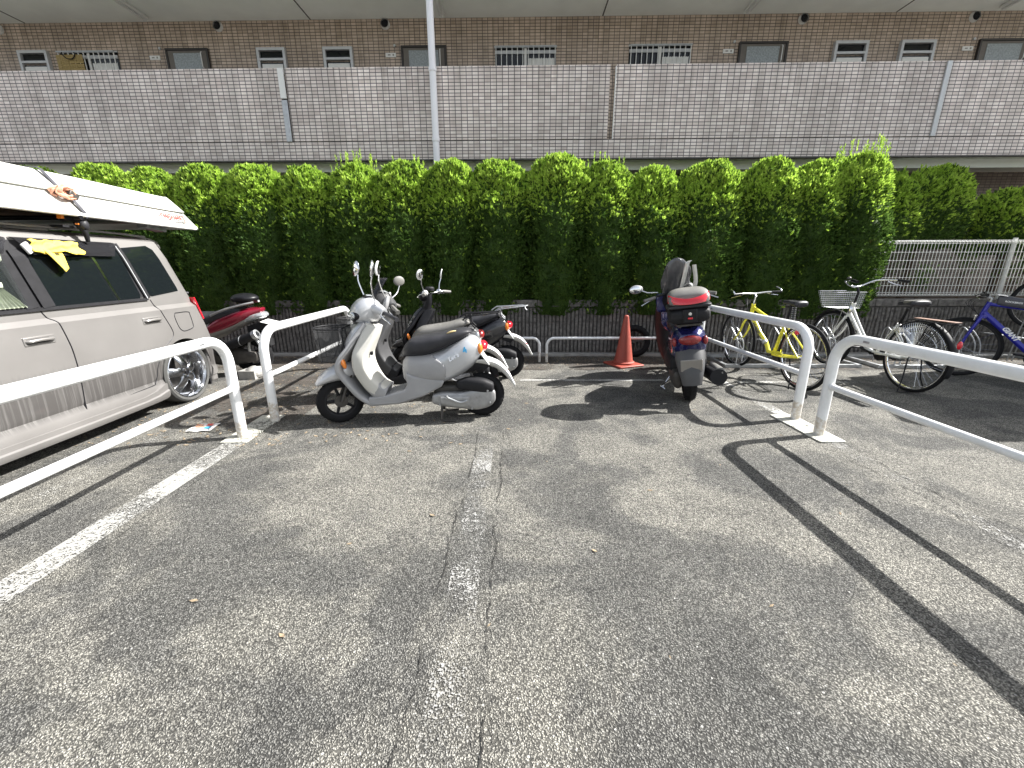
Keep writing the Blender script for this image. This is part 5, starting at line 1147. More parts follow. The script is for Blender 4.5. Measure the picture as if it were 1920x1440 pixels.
GREY = dict(body='greydark', edge='blackmatt', inner='greydark', foot='blackmatt', seat='vinyl_grey', guard='offwhite', mirror='offwhite', lamp='darkred', sig='clear')
BLCK = dict(body='blackpaint', edge='black', inner='black', foot='cream', seat='vinyl', guard='offwhite', mirror='chrome')
sa = math.atan2(.0722, .9974)
scooter('scooter', 'silver scooter with an empty mesh front basket, nearest of the three', (-1.618, 3.532, 0), sa, SILV, 28, text=True)
scooter('scooter', 'grey and black scooter with smoked windscreen and filled basket, middle of the three', (-1.70, 4.20, 0), R(3), GREY, 12, visor=True, full=True, rack=True, tear=False)
scooter('scooter', 'black scooter with bare chrome handlebar, farthest of the three by the low rail', (-1.42, 4.93, 0), R(2), BLCK, -18, style='bare', basket_on=False, rack=True)

# red and black scooter behind the car, seen from its rear right
def red_scooter():
    t = thing('scooter', 'maroon and black scooter half hidden behind the silver car', 'scooter', (-4.75, 5.15, 0), R(3)); t.rotation_euler = (R(4), 0, R(3))
    # x: rearwards, origin at front contact; rear hub at x=1.32
    small_wheel(t, (.03, 0, .25), .25, .055); small_wheel(t, (1.32, 0, .25), .25, .06)
    MB().station([(.50, .55, .70, .12), (.70, .60, .79, .16), (.95, .64, .80, .16), (1.15, .70, .845, .14), (1.32, .76, .86, .11)], 2.6, 32, 40).build('seat', 'vinyl', t)
    MB().station([(.60, .35, .62, .15), (.85, .42, .68, .18), (1.1, .52, .76, .17), (1.35, .64, .82, .13), (1.52, .73, .83, .07)], 2.6, 32, 40).build('tail_cowl', 'champagne', t)
    MB().station([(.86, .50, .60, .176), (1.0, .52, .72, .186), (1.2, .60, .80, .172), (1.38, .69, .845, .135), (1.56, .80, .85, .06)], 2.8, 32, 40).build('side_panel', 'maroon', t)
    MB().station([(1.36, .66, .76, .12), (1.46, .69, .79, .115), (1.56, .72, .80, .09), (1.60, .74, .78, .05)], 2.4, 28, 20).build('tail_lamp', 'clear', t)
    mb = MB(); mb.tube([(1.02, -.17, .78), (1.18, -.16, .845), (1.38, -.12, .90), (1.5, -.06, .92)], .014, 8, res=16); mb.tube([(1.02, .17, .78), (1.18, .16, .845), (1.38, .12, .90), (1.5, .06, .92)], .014, 8, res=16); mb.build('grab_rail', 'alu', t)
    MB().ell((1.37, 0, .965), (.16, .13, .06), 28, 14).build('top_case_mount', 'black', t)
    mb = MB(); mb.box((1.63, 0, .665), (.17, .20, .008), (R(14), 'Y')); mb.build('number_plate', 'offwhite', t, bevel=.003)
    mb = MB(); mb.prism([(1.35, .62), (1.55, .69), (1.60, .66), (1.50, .56), (1.35, .50)], -.05, .05); mb.build('plate_bracket', 'blackmatt', t, bevel=.008)
    mb = MB(); mb.tube([(1.0, -.17, .30), (1.2, -.19, .42), (1.50, -.19, .54)], [.035, .055, .055], 20, res=16); mo = mb.build('muffler', 'blackmatt', t)
    mb = MB(); mb.lathe([(.056, -.02), (.060, .0), (.060, .03), (.035, .035), (.033, -.02)], (0, 0, 0), 'x', 20); mb.xf(Matrix.Translation((1.51, -.19, .544)) @ Matrix.Rotation(R(-22), 4, 'Y')); mb.build('muffler_tip', 'steel', mo)
    mb = MB(); mb.torus((1.33, -.19, .475), .056, .005, 'x', 20, 6); mb.build('muffler_band', 'steel', mo)
    mb = MB(); mb.tube([(1.45, -.12, .52), (1.55, -.12, .30)], .018, 8); mb.tube([(1.40, -.14, .50), (1.34, -.10, .27)], .02, 10); mb.build('rear_shock', 'steel', t)
    MB().station([(.80, .18, .36, .05, -.1), (1.0, .14, .36, .06, -.1), (1.25, .15, .35, .06, -.1), (1.42, .19, .31, .04, -.1)], 3, 24, 20).build('engine_case', 'darkmetal', t)
    mb = MB(); mb.sweep([(1.36, .52), (1.46, .50), (1.54, .44), (1.58, .36)], [.07, .075, .07, .05], .012, 4, 16, 20, bow=-.3); mb.build('rear_mudguard', 'rubber', t)
    MB().sweep([(.30, .95), (.16, .75), (.10, .55), (.20, .32), (.36, .2)], [.12, .2, .2, .17, .14], .10, 3, 24, 30, bow=.1).build('leg_shield', 'maroon', t)
    mb = MB(); mb.prism([(.3, .18), (.6, .18), (.95, .40), (.62, .42), (.58, .30), (.3, .27)], -.15, .15); mb.build('floorboard', 'blackmatt', t, bevel=.02)
    MB().station([(.18, .95, 1.03, .07), (.30, .93, 1.10, .11), (.42, .96, 1.05, .07)], 2.4, 24, 20).build('handlebar_cowl', 'maroon', t)
    for sg in (-1, 1): MB().cyl((.40, sg * .12, 1.0), (.47, sg * .33, .99), .018, 12).build('grip', 'vinyl', t)
red_scooter()

# big blue scooter with top box (x forwards along its heading)
def big_scooter():
    t = thing('scooter', 'blue scooter with black and red top box, windscreen wrapped in a cover', 'scooter', (1.765, 4.10, 0)); t.rotation_euler = (Matrix.Rotation(R(74), 4, 'Z') @ Matrix.Rotation(R(-8.0), 4, 'X')).to_euler()
    MX = Matrix.Rotation(R(8.5), 4, 'X')
    wr = small_wheel(t, (0, 0, .255), .255, .062); small_wheel(t, (1.28, 0, .25), .25, .055)
    MB().station([(-.30, .62, .74, .09), (-.22, .50, .785, .145), (-.08, .42, .80, .165), (.10, .38, .80, .17), (.32, .34, .76, .165), (.50, .30, .70, .15)], 2.5, 40, 50).build('tail_cowl', 'blue', t)
    MB().station([(-.325, .64, .71, .06), (-.295, .62, .73, .095), (-.24, .61, .74, .12)], 2.4, 30, 16).build('tail_lamp', 'darkred', t)
    for sg in (-1, 1): MB().ell((-.262, sg * .135, .655), (.030, .022, .042)).build('rear_turn_signal', 'darkred', t)
    MB().station([(.05, .74, .83, .15), (.25, .72, .845, .17), (.45, .66, .80, .16), (.62, .62, .74, .12)], 2.8, 32, 30).build('seat', 'vinyl', t)
    # rear apron and mudguard
    MB().sweep([(-.24, .62), (-.31, .50), (-.36, .38), (-.375, .25)], [.13, .13, .11, .085], .03, 5, 24, 20, bow=-.15).build('rear_mudguard', 'greydark', t)
    mb = MB(); mb.box((-.358, 0, .44), (.012, .19, .12), (R(-14), 'Y')); mb.build('number_plate', 'champagne', t, bevel=.006)
    # side fairings / dark apron at the left
    MB().station([(.0, .26, .48, .17), (.25, .22, .55, .20), (.60, .20, .42, .205), (.95, .22, .46, .19), (1.08, .30, .55, .14)], 2.8, 32, 40).build('lower_body', 'blackmatt', t)
    MB().sweep([(.82, 1.02), (.93, .85), (1.03, .66), (1.02, .48), (.90, .30)], [.13, .22, .27, .26, .2], .12, 3, 32, 36, bow=-.12).build('leg_shield', 'black', t)
    MB().station([(1.0, .55, .95, .20), (1.12, .52, .92, .20), (1.26, .56, .80, .13), (1.36, .62, .72, .05)], 2.4, 32, 30).build('front_cowl', 'blue', t)
    MB().station([(1.06, .46, .53, .05), (1.2, .49, .55, .07), (1.4, .47, .53, .06), (1.5, .40, .46, .03)], 2.3, 24, 20).build('front_mudguard', 'blue', t)
    mb = MB(); mb.tube([(1.12, .08, .62), (1.28, .08, .25)], .02, 10); mb.tube([(1.12, -.08, .62), (1.28, -.08, .25)], .02, 10); mb.build('fork', 'darkmetal', t)
    # engine, muffler on its right, swing arm and stands at its left
    mb = MB(); mb.tube([(.35, -.14, .20), (.1, -.20, .26), (-.30, -.235, .30)], [.035, .07, .075], 20, res=20); mo = mb.build('muffler', 'blackmatt', t)
    MB().station([(.12, .20, .36, .03, -.235), (-.28, .23, .385, .045, -.255)][::-1], 3, 20, 12).build('heat_shield', 'vinyl_grey', mo)
    MB().station([(-.12, .16, .33, .04, .11), (.1, .15, .36, .055, .12), (.4, .16, .36, .05, .12)], 3, 24, 20).build('engine_case', 'darkmetal', t)
    mb = MB(); mb.tube([(.02, .14, .40), (.0, .12, .27)], .022, 10); mb.tube([(.02, -.12, .42), (.0, -.10, .27)], .022, 10); mb.build('rear_shock', 'darkmetal', t)
    mb = MB(); mb.tube([(.42, .15, .16), (.38, .24, .045), (.34, .27, .036)], .010, 8); mb.tube([(.2, .16, .17), (.12, .25, .14), (.05, .27, .15), (.02, .23, .12)], .009, 8, res=12); mb.build('side_stand', 'chrome', t)
    # handlebar, mirror, lever
    mb = MB(); mb.tube([(.80, .34, 1.0), (.88, .18, 1.03), (.92, 0, 1.02), (.88, -.18, 1.03), (.80, -.34, 1.0)], .013, 10, res=20); mb.build('handlebar', 'black', t)
    for sg in (-1, 1):
        MB().cyl((.83, sg * .26, 1.013), (.77, sg * .385, .99), .019, 12).build('grip', 'vinyl_grey', t)
        MB().tube([(.90, sg * .25, 1.0), (.90, sg * .33, .97), (.86, sg * .42, .93)], .008, 8).build('brake_lever', 'chrome', t)
    mo = MB().tube([(.95, .22, 1.06), (.98, .34, 1.07), (.97, .40, 1.10)], .008, 8).build('mirror_stem', 'chrome', t)
    rot = np.array(Matrix.Rotation(R(15), 3, 'Z'))
    MB().ell((.97, .47, 1.125), (.018, .082, .052), 24, 12, rot).build('mirror', 'silver_matt', mo); MB().ell((.958, .47, 1.125), (.014, .072, .044), 24, 12, rot).build('mirror_glass', 'mirror', mo)
    MB().box((1.02, .18, .93), (.16, .14, .22)).build('inner_cowl', 'blue', t, bevel=.03)
    # rack + top box (box lifts off, but is bolted: a part of the scooter)
    mb = MB(); mb.box((-.18, 0, .815), (.30, .22, .02)); mb.tube([(.05, .10, .78), (-.15, .10, .80), (-.30, .08, .80)], .012, 8); mb.tube([(.05, -.10, .78), (-.15, -.10, .80), (-.30, -.08, .80)], .012, 8); mb.build('luggage_rack', 'darkmetal', t, bevel=.003)
    bx = MB().station([(-.38, .86, .955, .14), (-.355, .835, .97, .17), (-.28, .825, .985, .18), (-.12, .825, .985, .18), (-.03, .835, .975, .16), (.01, .86, .955, .12)], 3.4, 44, 30).build('top_box', 'blackmatt', t)
    MB().station([(-.39, .978, 1.0, .155), (-.365, .968, 1.004, .18), (-.28, .966, 1.006, .19), (-.12, .966, 1.006, .19), (-.02, .97, 1.003, .17), (.02, .975, 1.0, .13)], 4.0, 44, 30).build('lid_rim', 'vinyl', bx)
    lid = MB().station([(-.37, 1.0, 1.045, .145), (-.34, .985, 1.10, .17), (-.26, .98, 1.14, .178), (-.12, .98, 1.145, .172), (-.03, .985, 1.10, .15), (.01, 1.0, 1.05, .11)], 2.9, 44, 30).build('lid', 'vinyl_grey', bx)
    # wrap-round red reflector on the lid
    mb = MB(); rg = []
    for a in np.linspace(-1.30, 1.30, 40):
        y = .185 * math.sin(a); xx = -.19 - .215 * abs(math.cos(a)) ** .5 if abs(a) < 1.57 else -.2
        lo = 1.008 + .022 * abs(math.sin(a)) ** 2; hi = 1.058 + .045 * abs(math.sin(a)) ** 2
        rg.append([(xx + .012, y * .97, lo), (xx - .006, y, lo), (xx - .004, y, (lo + hi) / 2), (xx + .014, y * .95, hi), (xx + .035, y * .9, hi)])
    mb.rings(rg); mb.build('reflector', 'red', lid)
    mb = MB(); mb.box((-.395, 0, .905), (.02, .12, .12)); lk = mb.build('lock_panel', 'black', bx, bevel=.008)
    MB().cyl((-.412, 0, .925), (-.40, 0, .925), .014, 16).build('key_lock', 'chrome', lk); MB().box((-.408, 0, .885), (.01, .04, .016)).build('lock_button', 'red', lk, bevel=.003)
    # vinyl cover wrapped on the windscreen
    return t
bigs = big_scooter()
mb = MB(); rg = []
for i, h_ in enumerate(np.linspace(0, 1, 26)):
    ring = []
    wz = .155 * (1 - .12 * h_) * math.sqrt(max(.02, 1 - max(0, (h_ - .55) / .45) ** 2.2)); dx = .10 * (1 - .5 * h_) * math.sqrt(max(.03, 1 - max(0, (h_ - .6) / .4) ** 2))
    for a in np.linspace(0, 2 * np.pi, 48, endpoint=False):
        fold = 1 + .20 * (abs(math.sin(a * 2.5 + h_ * 2.2)) - .5) * (1 - h_ * .3) + .12 * (abs(math.sin(a * 4 - h_ * 3.5)) - .5) + .05 * math.sin(a * 3 + h_ * 9)
        ring.append((1.03 - .20 * h_ + dx * math.cos(a) * fold, wz * math.sin(a) * fold + .01, .99 + .44 * h_))
    rg.append(ring)
mb.rings(rg); cov = mb.build('windscreen_cover', 'cover', None, angle=25); cov.location = bigs.location; cov.rotation_euler = bigs.rotation_euler
tag(cov, 'creased silver black vinyl cover pulled over the big scooter windscreen', 'cover')
mb = MB()
for P in ([(.92, -.02, 1.02), (.85, -.06, 1.18), (.775, -.10, 1.35), (.78, -.13, 1.38)], [(.88, -.16, 1.02), (.83, -.185, 1.15), (.78, -.17, 1.33)], [(.90, -.06, 1.10), (.87, -.12, 1.13), (.86, -.17, 1.06)]):
    Q = catmull(P, 14); rr_ = [(tuple(q + np.array([-.004, -.022, 0])), tuple(q + np.array([-.016, .004, 0])), tuple(q + np.array([.0, .022, 0])), tuple(q + np.array([.012, .0, 0]))) for q in Q]; mb.rings(rr_)
mb.build('silver_fold', 'coversilver', cov)

# ------------------------------------------------------------------ bicycles (x forwards, origin at the rear contact)
def bike_wheel(par, c, Rr, tyre='rubber', rimm='chrome', tr=.019, nsp=28, spoke_r=.0011):
    w_ = MB().torus(c, Rr - tr, tr, 'y', 72, 10).build('wheel', tyre, par)
    ri = Rr - 2 * tr - .002
    MB().lathe([(ri + .012, -.011), (ri, -.012), (ri - .014, -.006), (ri - .014, .006), (ri, .012), (ri + .012, .011)], c, 'y', 72).build('rim', rimm, w_)
    mb = MB()
    for k in range(nsp):
        a = 2 * math.pi * k / nsp; sg = 1 if k % 2 else -1; a2 = a + (1.2 if (k // 2) % 2 else -1.2)
        mb.tube([(c[0] + .024 * math.cos(a2), sg * .026 + c[1], c[2] + .024 * math.sin(a2)), (c[0] + (ri - .008) * math.cos(a), c[1], c[2] + (ri - .008) * math.sin(a))], spoke_r, 4)
    mb.build('spokes', 'chrome', w_)
    mb = MB(); mb.cyl((c[0], c[1] - .05, c[2]), (c[0], c[1] + .05, c[2]), .012, 10)
    for sg in (-1, 1): mb.cyl((c[0], c[1] + sg * .024, c[2]), (c[0], c[1] + sg * .029, c[2]), .028, 16)
    mb.build('hub', 'chrome', w_); return w_
def mudguard(par, c, Rr, a0, a1, m, wd=.026):
    rg = []
    for a in np.linspace(R(a0), R(a1), 36):
        row = []
        for q in np.linspace(-1, 1, 7): r_ = Rr - .012 * q * q; row.append((c[0] + r_ * math.cos(a), wd * q, c[2] + r_ * math.sin(a)))
        rg.append(row)
    mb = MB(); mb.rings(rg, False, ringclosed=False); o = mb.build('mudguard', m, par); md = o.modifiers.new('solid', 'SOLIDIFY'); md.thickness = .002; return o
def cranks(par, bb, ang, m='steel', r_=.17):
    mb = MB(); mb.lathe([(.085, -.002), (.092, 0), (.085, .002), (.02, .002), (.02, -.002), (.085, -.002)], (bb[0], -.045, bb[2]), 'y', 40); mb.cyl((bb[0], -.07, bb[2]), (bb[0], .07, bb[2]), .02, 12)
    e = []
    for sg, a in ((-1, ang), (1, ang + math.pi)):
        E_ = (bb[0] + r_ * math.cos(a), sg * .075, bb[2] + r_ * math.sin(a)); mb.tube([(bb[0], sg * .06, bb[2]), E_], [.013, .010], 8); e.append((E_, sg))
    co = mb.build('crankset', m, par)
    for E_, sg in e: mb = MB(); mb.box((E_[0], E_[1] + sg * .055, E_[2]), (.07, .09, .02)); mb.build('pedal', 'black', co, bevel=.006)
def chain(par, bb, rh):
    mb = MB(); mb.tube([(bb[0], -.046, bb[2] + .088), (rh[0], -.046, rh[2] + .034)], .004, 5); mb.tube([(bb[0], -.046, bb[2] - .088), (rh[0], -.046, rh[2] - .034)], .004, 5); mb.build('chain', 'darkmetal', par)
def saddle(par, p, m='vinyl', wide=.14, L=.27, tilt=0):
    mb = MB(); mb.station([(-L * .5, -.02, .035, wide * .42), (-L * .42, -.025, .045, wide * .5), (-L * .15, -.02, .035, wide * .36), (L * .2, -.018, .026, .026), (L * .5, -.02, .016, .016)], 2.6, 24, 26); mb.xf(Matrix.Translation(p) @ Matrix.Rotation(R(tilt), 4, 'Y')); return mb.build('saddle', m, par)
def yellow_bike():
    ang = math.atan2(5.60 - 4.46, 2.985 - 3.11)
    t = thing('bicycle', 'yellow folding bicycle parked beside the big blue scooter', 'bicycle', (3.11, 4.46, 0), ang); t.rotation_euler = (Matrix.Rotation(ang, 4, 'Z') @ Matrix.Rotation(R(-3), 4, 'X')).to_euler()
    rh, fh, bb = (0, 0, .365), (1.155, 0, .37), (.45, 0, .31)
    bike_wheel(t, rh, .365); bike_wheel(t, fh, .365)
    mb = MB(); mb.tube([(.315, 0, .70), (.36, 0, .58), bb], .019, 12); mb.tube([(.90, 0, .86), (.935, 0, .70)], .024, 14); mb.tube([(.895, 0, .82), (.60, 0, .72), (.33, 0, .655)], [.020, .019, .017], 12, res=12)
    mb.tube([(.93, 0, .74), (.72, 0, .52), (.60, 0, .43)], .024, 14); mb.tube([(.60, 0, .43), (.54, 0, .33), bb], .024, 12)
    for sg in (-1, 1): mb.tube([(bb[0], sg * .03, bb[2]), (.25, sg * .055, .325), (rh[0], sg * .062, rh[2])], .010, 10, res=10); mb.tube([(.325, sg * .018, .665), (.17, sg * .055, .52), (rh[0], sg * .062, rh[2])], .009, 8, res=8)
    mb.build('frame', 'yellow', t)
    mb = MB()
    for sg in (-1, 1): mb.tube([(.945, sg * .02, .695), (.985, sg * .05, .62), (1.06, sg * .055, .47), (fh[0] - .0, sg * .055, fh[2])], [.014, .014, .011, .009], 10, res=18)
    mb.tube([(.937, 0, .70), (.945, -.03, .69)], .02, 8); mb.tube([(.945, .03, .69), (.945, -.03, .69)], .018, 8); mb.build('fork', 'yellow', t)
    mb = MB(); mb.prism([(.46, .365), (.25, .385), (.22, .37), (.24, .345), (.47, .33)], .072, .080); mb.build('chain_guard', 'yellow', t, bevel=.004)
    mb = MB(); mb.ell((.60, .02, .435), (.035, .035, .03)); mb.tube([(.60, .03, .44), (.64, .055, .46), (.70, .06, .45)], .010, 8); mb.build('folding_hinge', 'steel', t)
    mb = MB(); mb.tube([(.315, 0, .70), (.285, 0, .80), (.265, 0, .90)], .014, 10); mb.build('seat_post', 'black', t)
    mb = MB()
    for k in range(8): mb.torus((.245, -.02, .72 + k * .022), .020, .0045, 'z', 14, 6)
    mb.build('coiled_lock', 'letterdark', t)
    saddle(t, (.245, 0, .925), 'vinyl', .15, .28, -4)
    mb = MB(); mb.tube([(.90, 0, .86), (.875, 0, .96), (.90, 0, .985)], .013, 10); mb.build('stem', 'chrome', t)
    mb = MB(); mb.tube([(.84, .29, 1.0), (.885, .14, 1.0), (.90, 0, .99), (.885, -.14, 1.0), (.84, -.29, 1.0)], .011, 10, res=20); ho = mb.build('handlebar', 'steel', t)
    for sg in (-1, 1):
        MB().cyl((.865, sg * .20, 1.0), (.84, sg * .305, 1.0), .016, 10).build('grip', 'black', ho); MB().tube([(.90, sg * .16, .985), (.915, sg * .22, .97), (.90, sg * .31, .955)], .006, 8).build('brake_lever', 'chrome', ho)
        MB().tube([(.835, sg * .30, 1.0), (.86, sg * .305, 1.03), (.93, sg * .30, 1.055)], .010, 8, res=10).build('bar_end', 'chrome', ho)
    mb = MB()
    for k in range(4): mb.tube([(.90, .1 - .05 * k, .99), (1.00 + .02 * k, .06 - .03 * k, .95), (.99, .02, .82), (.95, .02, .72)], .0025, 5, res=20)
    mb.build('cables', 'black', t)
    cranks(t, bb, R(175), 'darkmetal'); chain(t, bb, rh)
    mb = MB(); mb.tube([(.10, .07, .33), (.02, .10, .14), (-.02, .14, .02)], .007, 8); mb.build('kickstand', 'black', t)
    mb = MB(); mb.ell((.13, .0, .62), (.012, .03, .03)); mb.build('reflector', 'red', t)
    xd = Vector((.60 - .93, 0, .43 - .74)); text_obj('lettering', 'HUMMER', .042, 'letterdark', t, frame((.765, .0245, .575), xd, (xd.z, 0, -xd.x)), .001, 0, .0008)
    return t
yellow_bike()
def white_bike():
    ang = math.atan2(5.60 - 4.40, 4.19 - 4.235)
    t = thing('bicycle', 'white step through city bicycle with wire front basket', 'bicycle', (4.235, 4.40, 0), ang)
    rh, fh, bb = (0, 0, .375), (1.19, 0, .385), (.47, 0, .33)
    bike_wheel(t, rh, .372); bike_wheel(t, fh, .365)
    mb = MB(); mb.tube([(.93, 0, .875), (.985, 0, .70)], .023, 14)
    mb.tube([(.945, 0, .83), (.80, 0, .64), (.63, 0, .45), (.52, 0, .40), (.42, 0, .47)], .016, 12, res=24)
    mb.tube([(.97, 0, .745), (.80, 0, .555), (.64, 0, .39), (bb[0] + .03, 0, bb[2])], .023, 12, res=20)
    mb.tube([bb, (.33, 0, .60), (.27, 0, .70)], .018, 12)
    for sg in (-1, 1): mb.tube([(bb[0], sg * .03, bb[2]), (.22, sg * .05, .35), (rh[0], sg * .06, rh[2])], .010, 8, res=8); mb.tube([(.30, sg * .02, .66), (.15, sg * .05, .52), (rh[0], sg * .06, rh[2])], .008, 8, res=8)
    mb.build('frame', 'white', t)
    mb = MB()
    for sg in (-1, 1): mb.tube([(.985, sg * .03, .69), (1.01, sg * .05, .62), (1.10, sg * .055, .47), fh[:1] + (sg * .055,) + fh[2:]], [.013, .013, .010, .008], 10, res=18)
    mb.tube([(.985, .035, .69), (.985, -.035, .69)], .02, 10); mb.build('fork', 'white', t)
    mudguard(t, rh, .395, 20, 200, 'blackmatt', .030); mudguard(t, fh, .388, 30, 165, 'blackmatt', .027)
    mb = MB(); mb.prism([(.56, .37), (.40, .405), (.05, .40), (.02, .375), (.05, .35), (.50, .30)], -.075, -.060); mb.build('chain_case', 'offwhite', t, bevel=.006)
    mb = MB(); mb.box((.27, .07, .355), (.36, .012, .024)); mb.build('chain_stay_cover', 'white', t, bevel=.005)
    MB().tube([(.27, 0, .70), (.235, 0, .80), (.215, 0, .875)], .013, 10).build('seat_post', 'black', t)
    so_ = saddle(t, (.20, 0, .925), 'vinyl', .22, .26, 2); MB().station([(-.12, -.0, .052, .098), (-.05, .0, .046, .085), (.06, 0, .034, .03)], 2.8, 24, 16).xf(Matrix.Translation((.20, 0, .925))).build('seat_pad', 'vinyl_grey', so_)
    mb = MB()
    for sg in (-1, 1): mb.torus((.15, sg * .05, .885), .018, .005, 'z', 12, 6)
    mb.build('seat_spring', 'black', t)
    MB().tube([(.93, 0, .875), (.90, 0, 1.0), (.93, 0, 1.06)], .013, 10).build('stem', 'black', t)
    mb = MB(); mb.tube([(.60, .30, 1.145), (.72, .27, 1.155), (.90, .20, 1.15), (.96, .08, 1.085), (.94, 0, 1.07), (.96, -.08, 1.085), (.90, -.20, 1.15), (.72, -.27, 1.155), (.60, -.30, 1.145)], .011, 10, res=44); ho = mb.build('handlebar', 'chrome', t)
    for sg in (-1, 1):
        MB().cyl((.70, sg * .275, 1.155), (.59, sg * .303, 1.142), .017, 12).build('grip', 'black', ho); MB().tube([(.80, sg * .25, 1.135), (.74, sg * .275, 1.11), (.66, sg * .30, 1.09)], .006, 8).build('brake_lever', 'chrome', ho)
    MB().ell((.86, .19, 1.175), (.025, .025, .02)).build('bell', 'darkmetal', ho)
    # wire basket
    mb = MB()
    def brc(x, k): return 0
    for z in np.linspace(.80, 1.0, 9):
        k = .80 + .20 * (z - .80) / .20; xa, xb, yw = 1.0 + .02 * (1 - k), 1.0 + .02 + .30 * k, .19 * k
        mb.tube([(xa, -yw, z), (xb, -yw, z), (xb, yw, z), (xa, yw, z)], .0022 if z < .99 else .004, 5, closed=True)
    for q in np.linspace(-1, 1, 15):
        mb.tube([(1.004, q * .152, .80), (1.0, q * .19, 1.0)], .0018, 4); mb.tube([(1.26, q * .152, .80), (1.32, q * .19, 1.0)], .0018, 4); mb.tube([(1.004, q * .152, .80), (1.26, q * .152, .80)], .0018, 4)
    for q in np.linspace(0, 1, 11):
        for sg in (-1, 1): mb.tube([(1.004 + .256 * q, sg * .152, .80), (1.0 + .32 * q, sg * .19, 1.0)], .0018, 4)
    for q in np.linspace(0, 1, 8): mb.tube([(1.01 + .25 * q, -.152, .80), (1.01 + .25 * q, .152, .80)], .0018, 4)
    mb.build('basket', 'steel', t, False)
    mb = MB(); mb.tube([(1.02, .05, .80), (1.06, .06, .60), fh[:1] + (.065,) + fh[2:]], .004, 6); mb.tube([(1.02, -.05, .80), (1.06, -.06, .60), fh[:1] + (-.065,) + fh[2:]], .004, 6); mb.tube([(.93, 0, .93), (1.0, 0, .93)], .012, 8); mb.build('basket_stay', 'steel', t)
    # carrier
    mb = MB(); 
    for sg in (-1, 1):
        mb.tube([(.24, sg * .03, .70), (.10, sg * .06, .775), (-.30, sg * .06, .765)], .005, 6); mb.tube([(-.12, sg * .062, .77), (0, sg * .07, .375)], .004, 6); mb.tube([(-.25, sg * .062, .765), (0, sg * .07, .375)], .004, 6)
    mb.tube([(-.30, -.06, .765), (-.33, 0, .765), (-.30, .06, .765)], .005, 6); mb.build('rear_carrier', 'blackmatt', t)
    mb = MB(); mb.box((-.12, 0, .788), (.42, .07, .008)); mb.build('carrier_strip', 'brownrack', t, bevel=.002)
    mb = MB(); mb.ell((-.395, 0, .58), (.016, .026, .040)); mb.build('reflector', 'red', t)
    mb = MB(); mb.tube([(-.40, 0, .54), (-.41, 0, .47)], .006, 6); mb.build('reflector_stay', 'steel', t)
    # wheel lock / dress guard
    mb = MB(); rr = random.Random(3)
    for k in range(26): a = R(60 + k * 3.6); mb.tube([(.04 * math.cos(a), .05, .375 + .06 * math.sin(a)), (.37 * math.cos(a), .035, .375 + .37 * math.sin(a))], .0022, 4)
    for rr_ in (.18, .28, .36): mb.tube([(rr_ * math.cos(R(a)), .045, .375 + rr_ * math.sin(R(a))) for a in range(60, 152, 8)], .0025, 5)
    mb.build('dress_guard', 'chrome', t, False)
    mb = MB(); mb.tube([(.17, .05, .60), (.21, 0, .655), (.17, -.05, .60)], .014, 8, res=10); mb.box((.205, .045, .645), (.06, .05, .06)); mb.build('ring_lock', 'chrome', t, bevel=.004)
    cranks(t, bb, R(195), 'black'); chain(t, bb, rh)
    mb = MB()
    for sg in (-1, 1): mb.tube([(0, sg * .075, .375), (-.02, sg * .10, .15), (-.05, sg * .15, .012)], .007, 8)
    mb.tube([(-.05, -.15, .012), (-.05, .15, .012)], .007, 8); mb.build('double_stand', 'black', t)
    mb = MB(); mb.ell((.935, .03, .79), (.03, .022, .05)); mb.build('head_badge', 'chrome', t)
    xd = Vector((-.33, 0, -.355)); text_obj('lettering', 'SOUTHPORT', .044, 'letterdark', t, frame((.80, .0238, .555), xd, (xd.z, 0, -xd.x)), .001, 0, .0004)
    return t
white_bike()
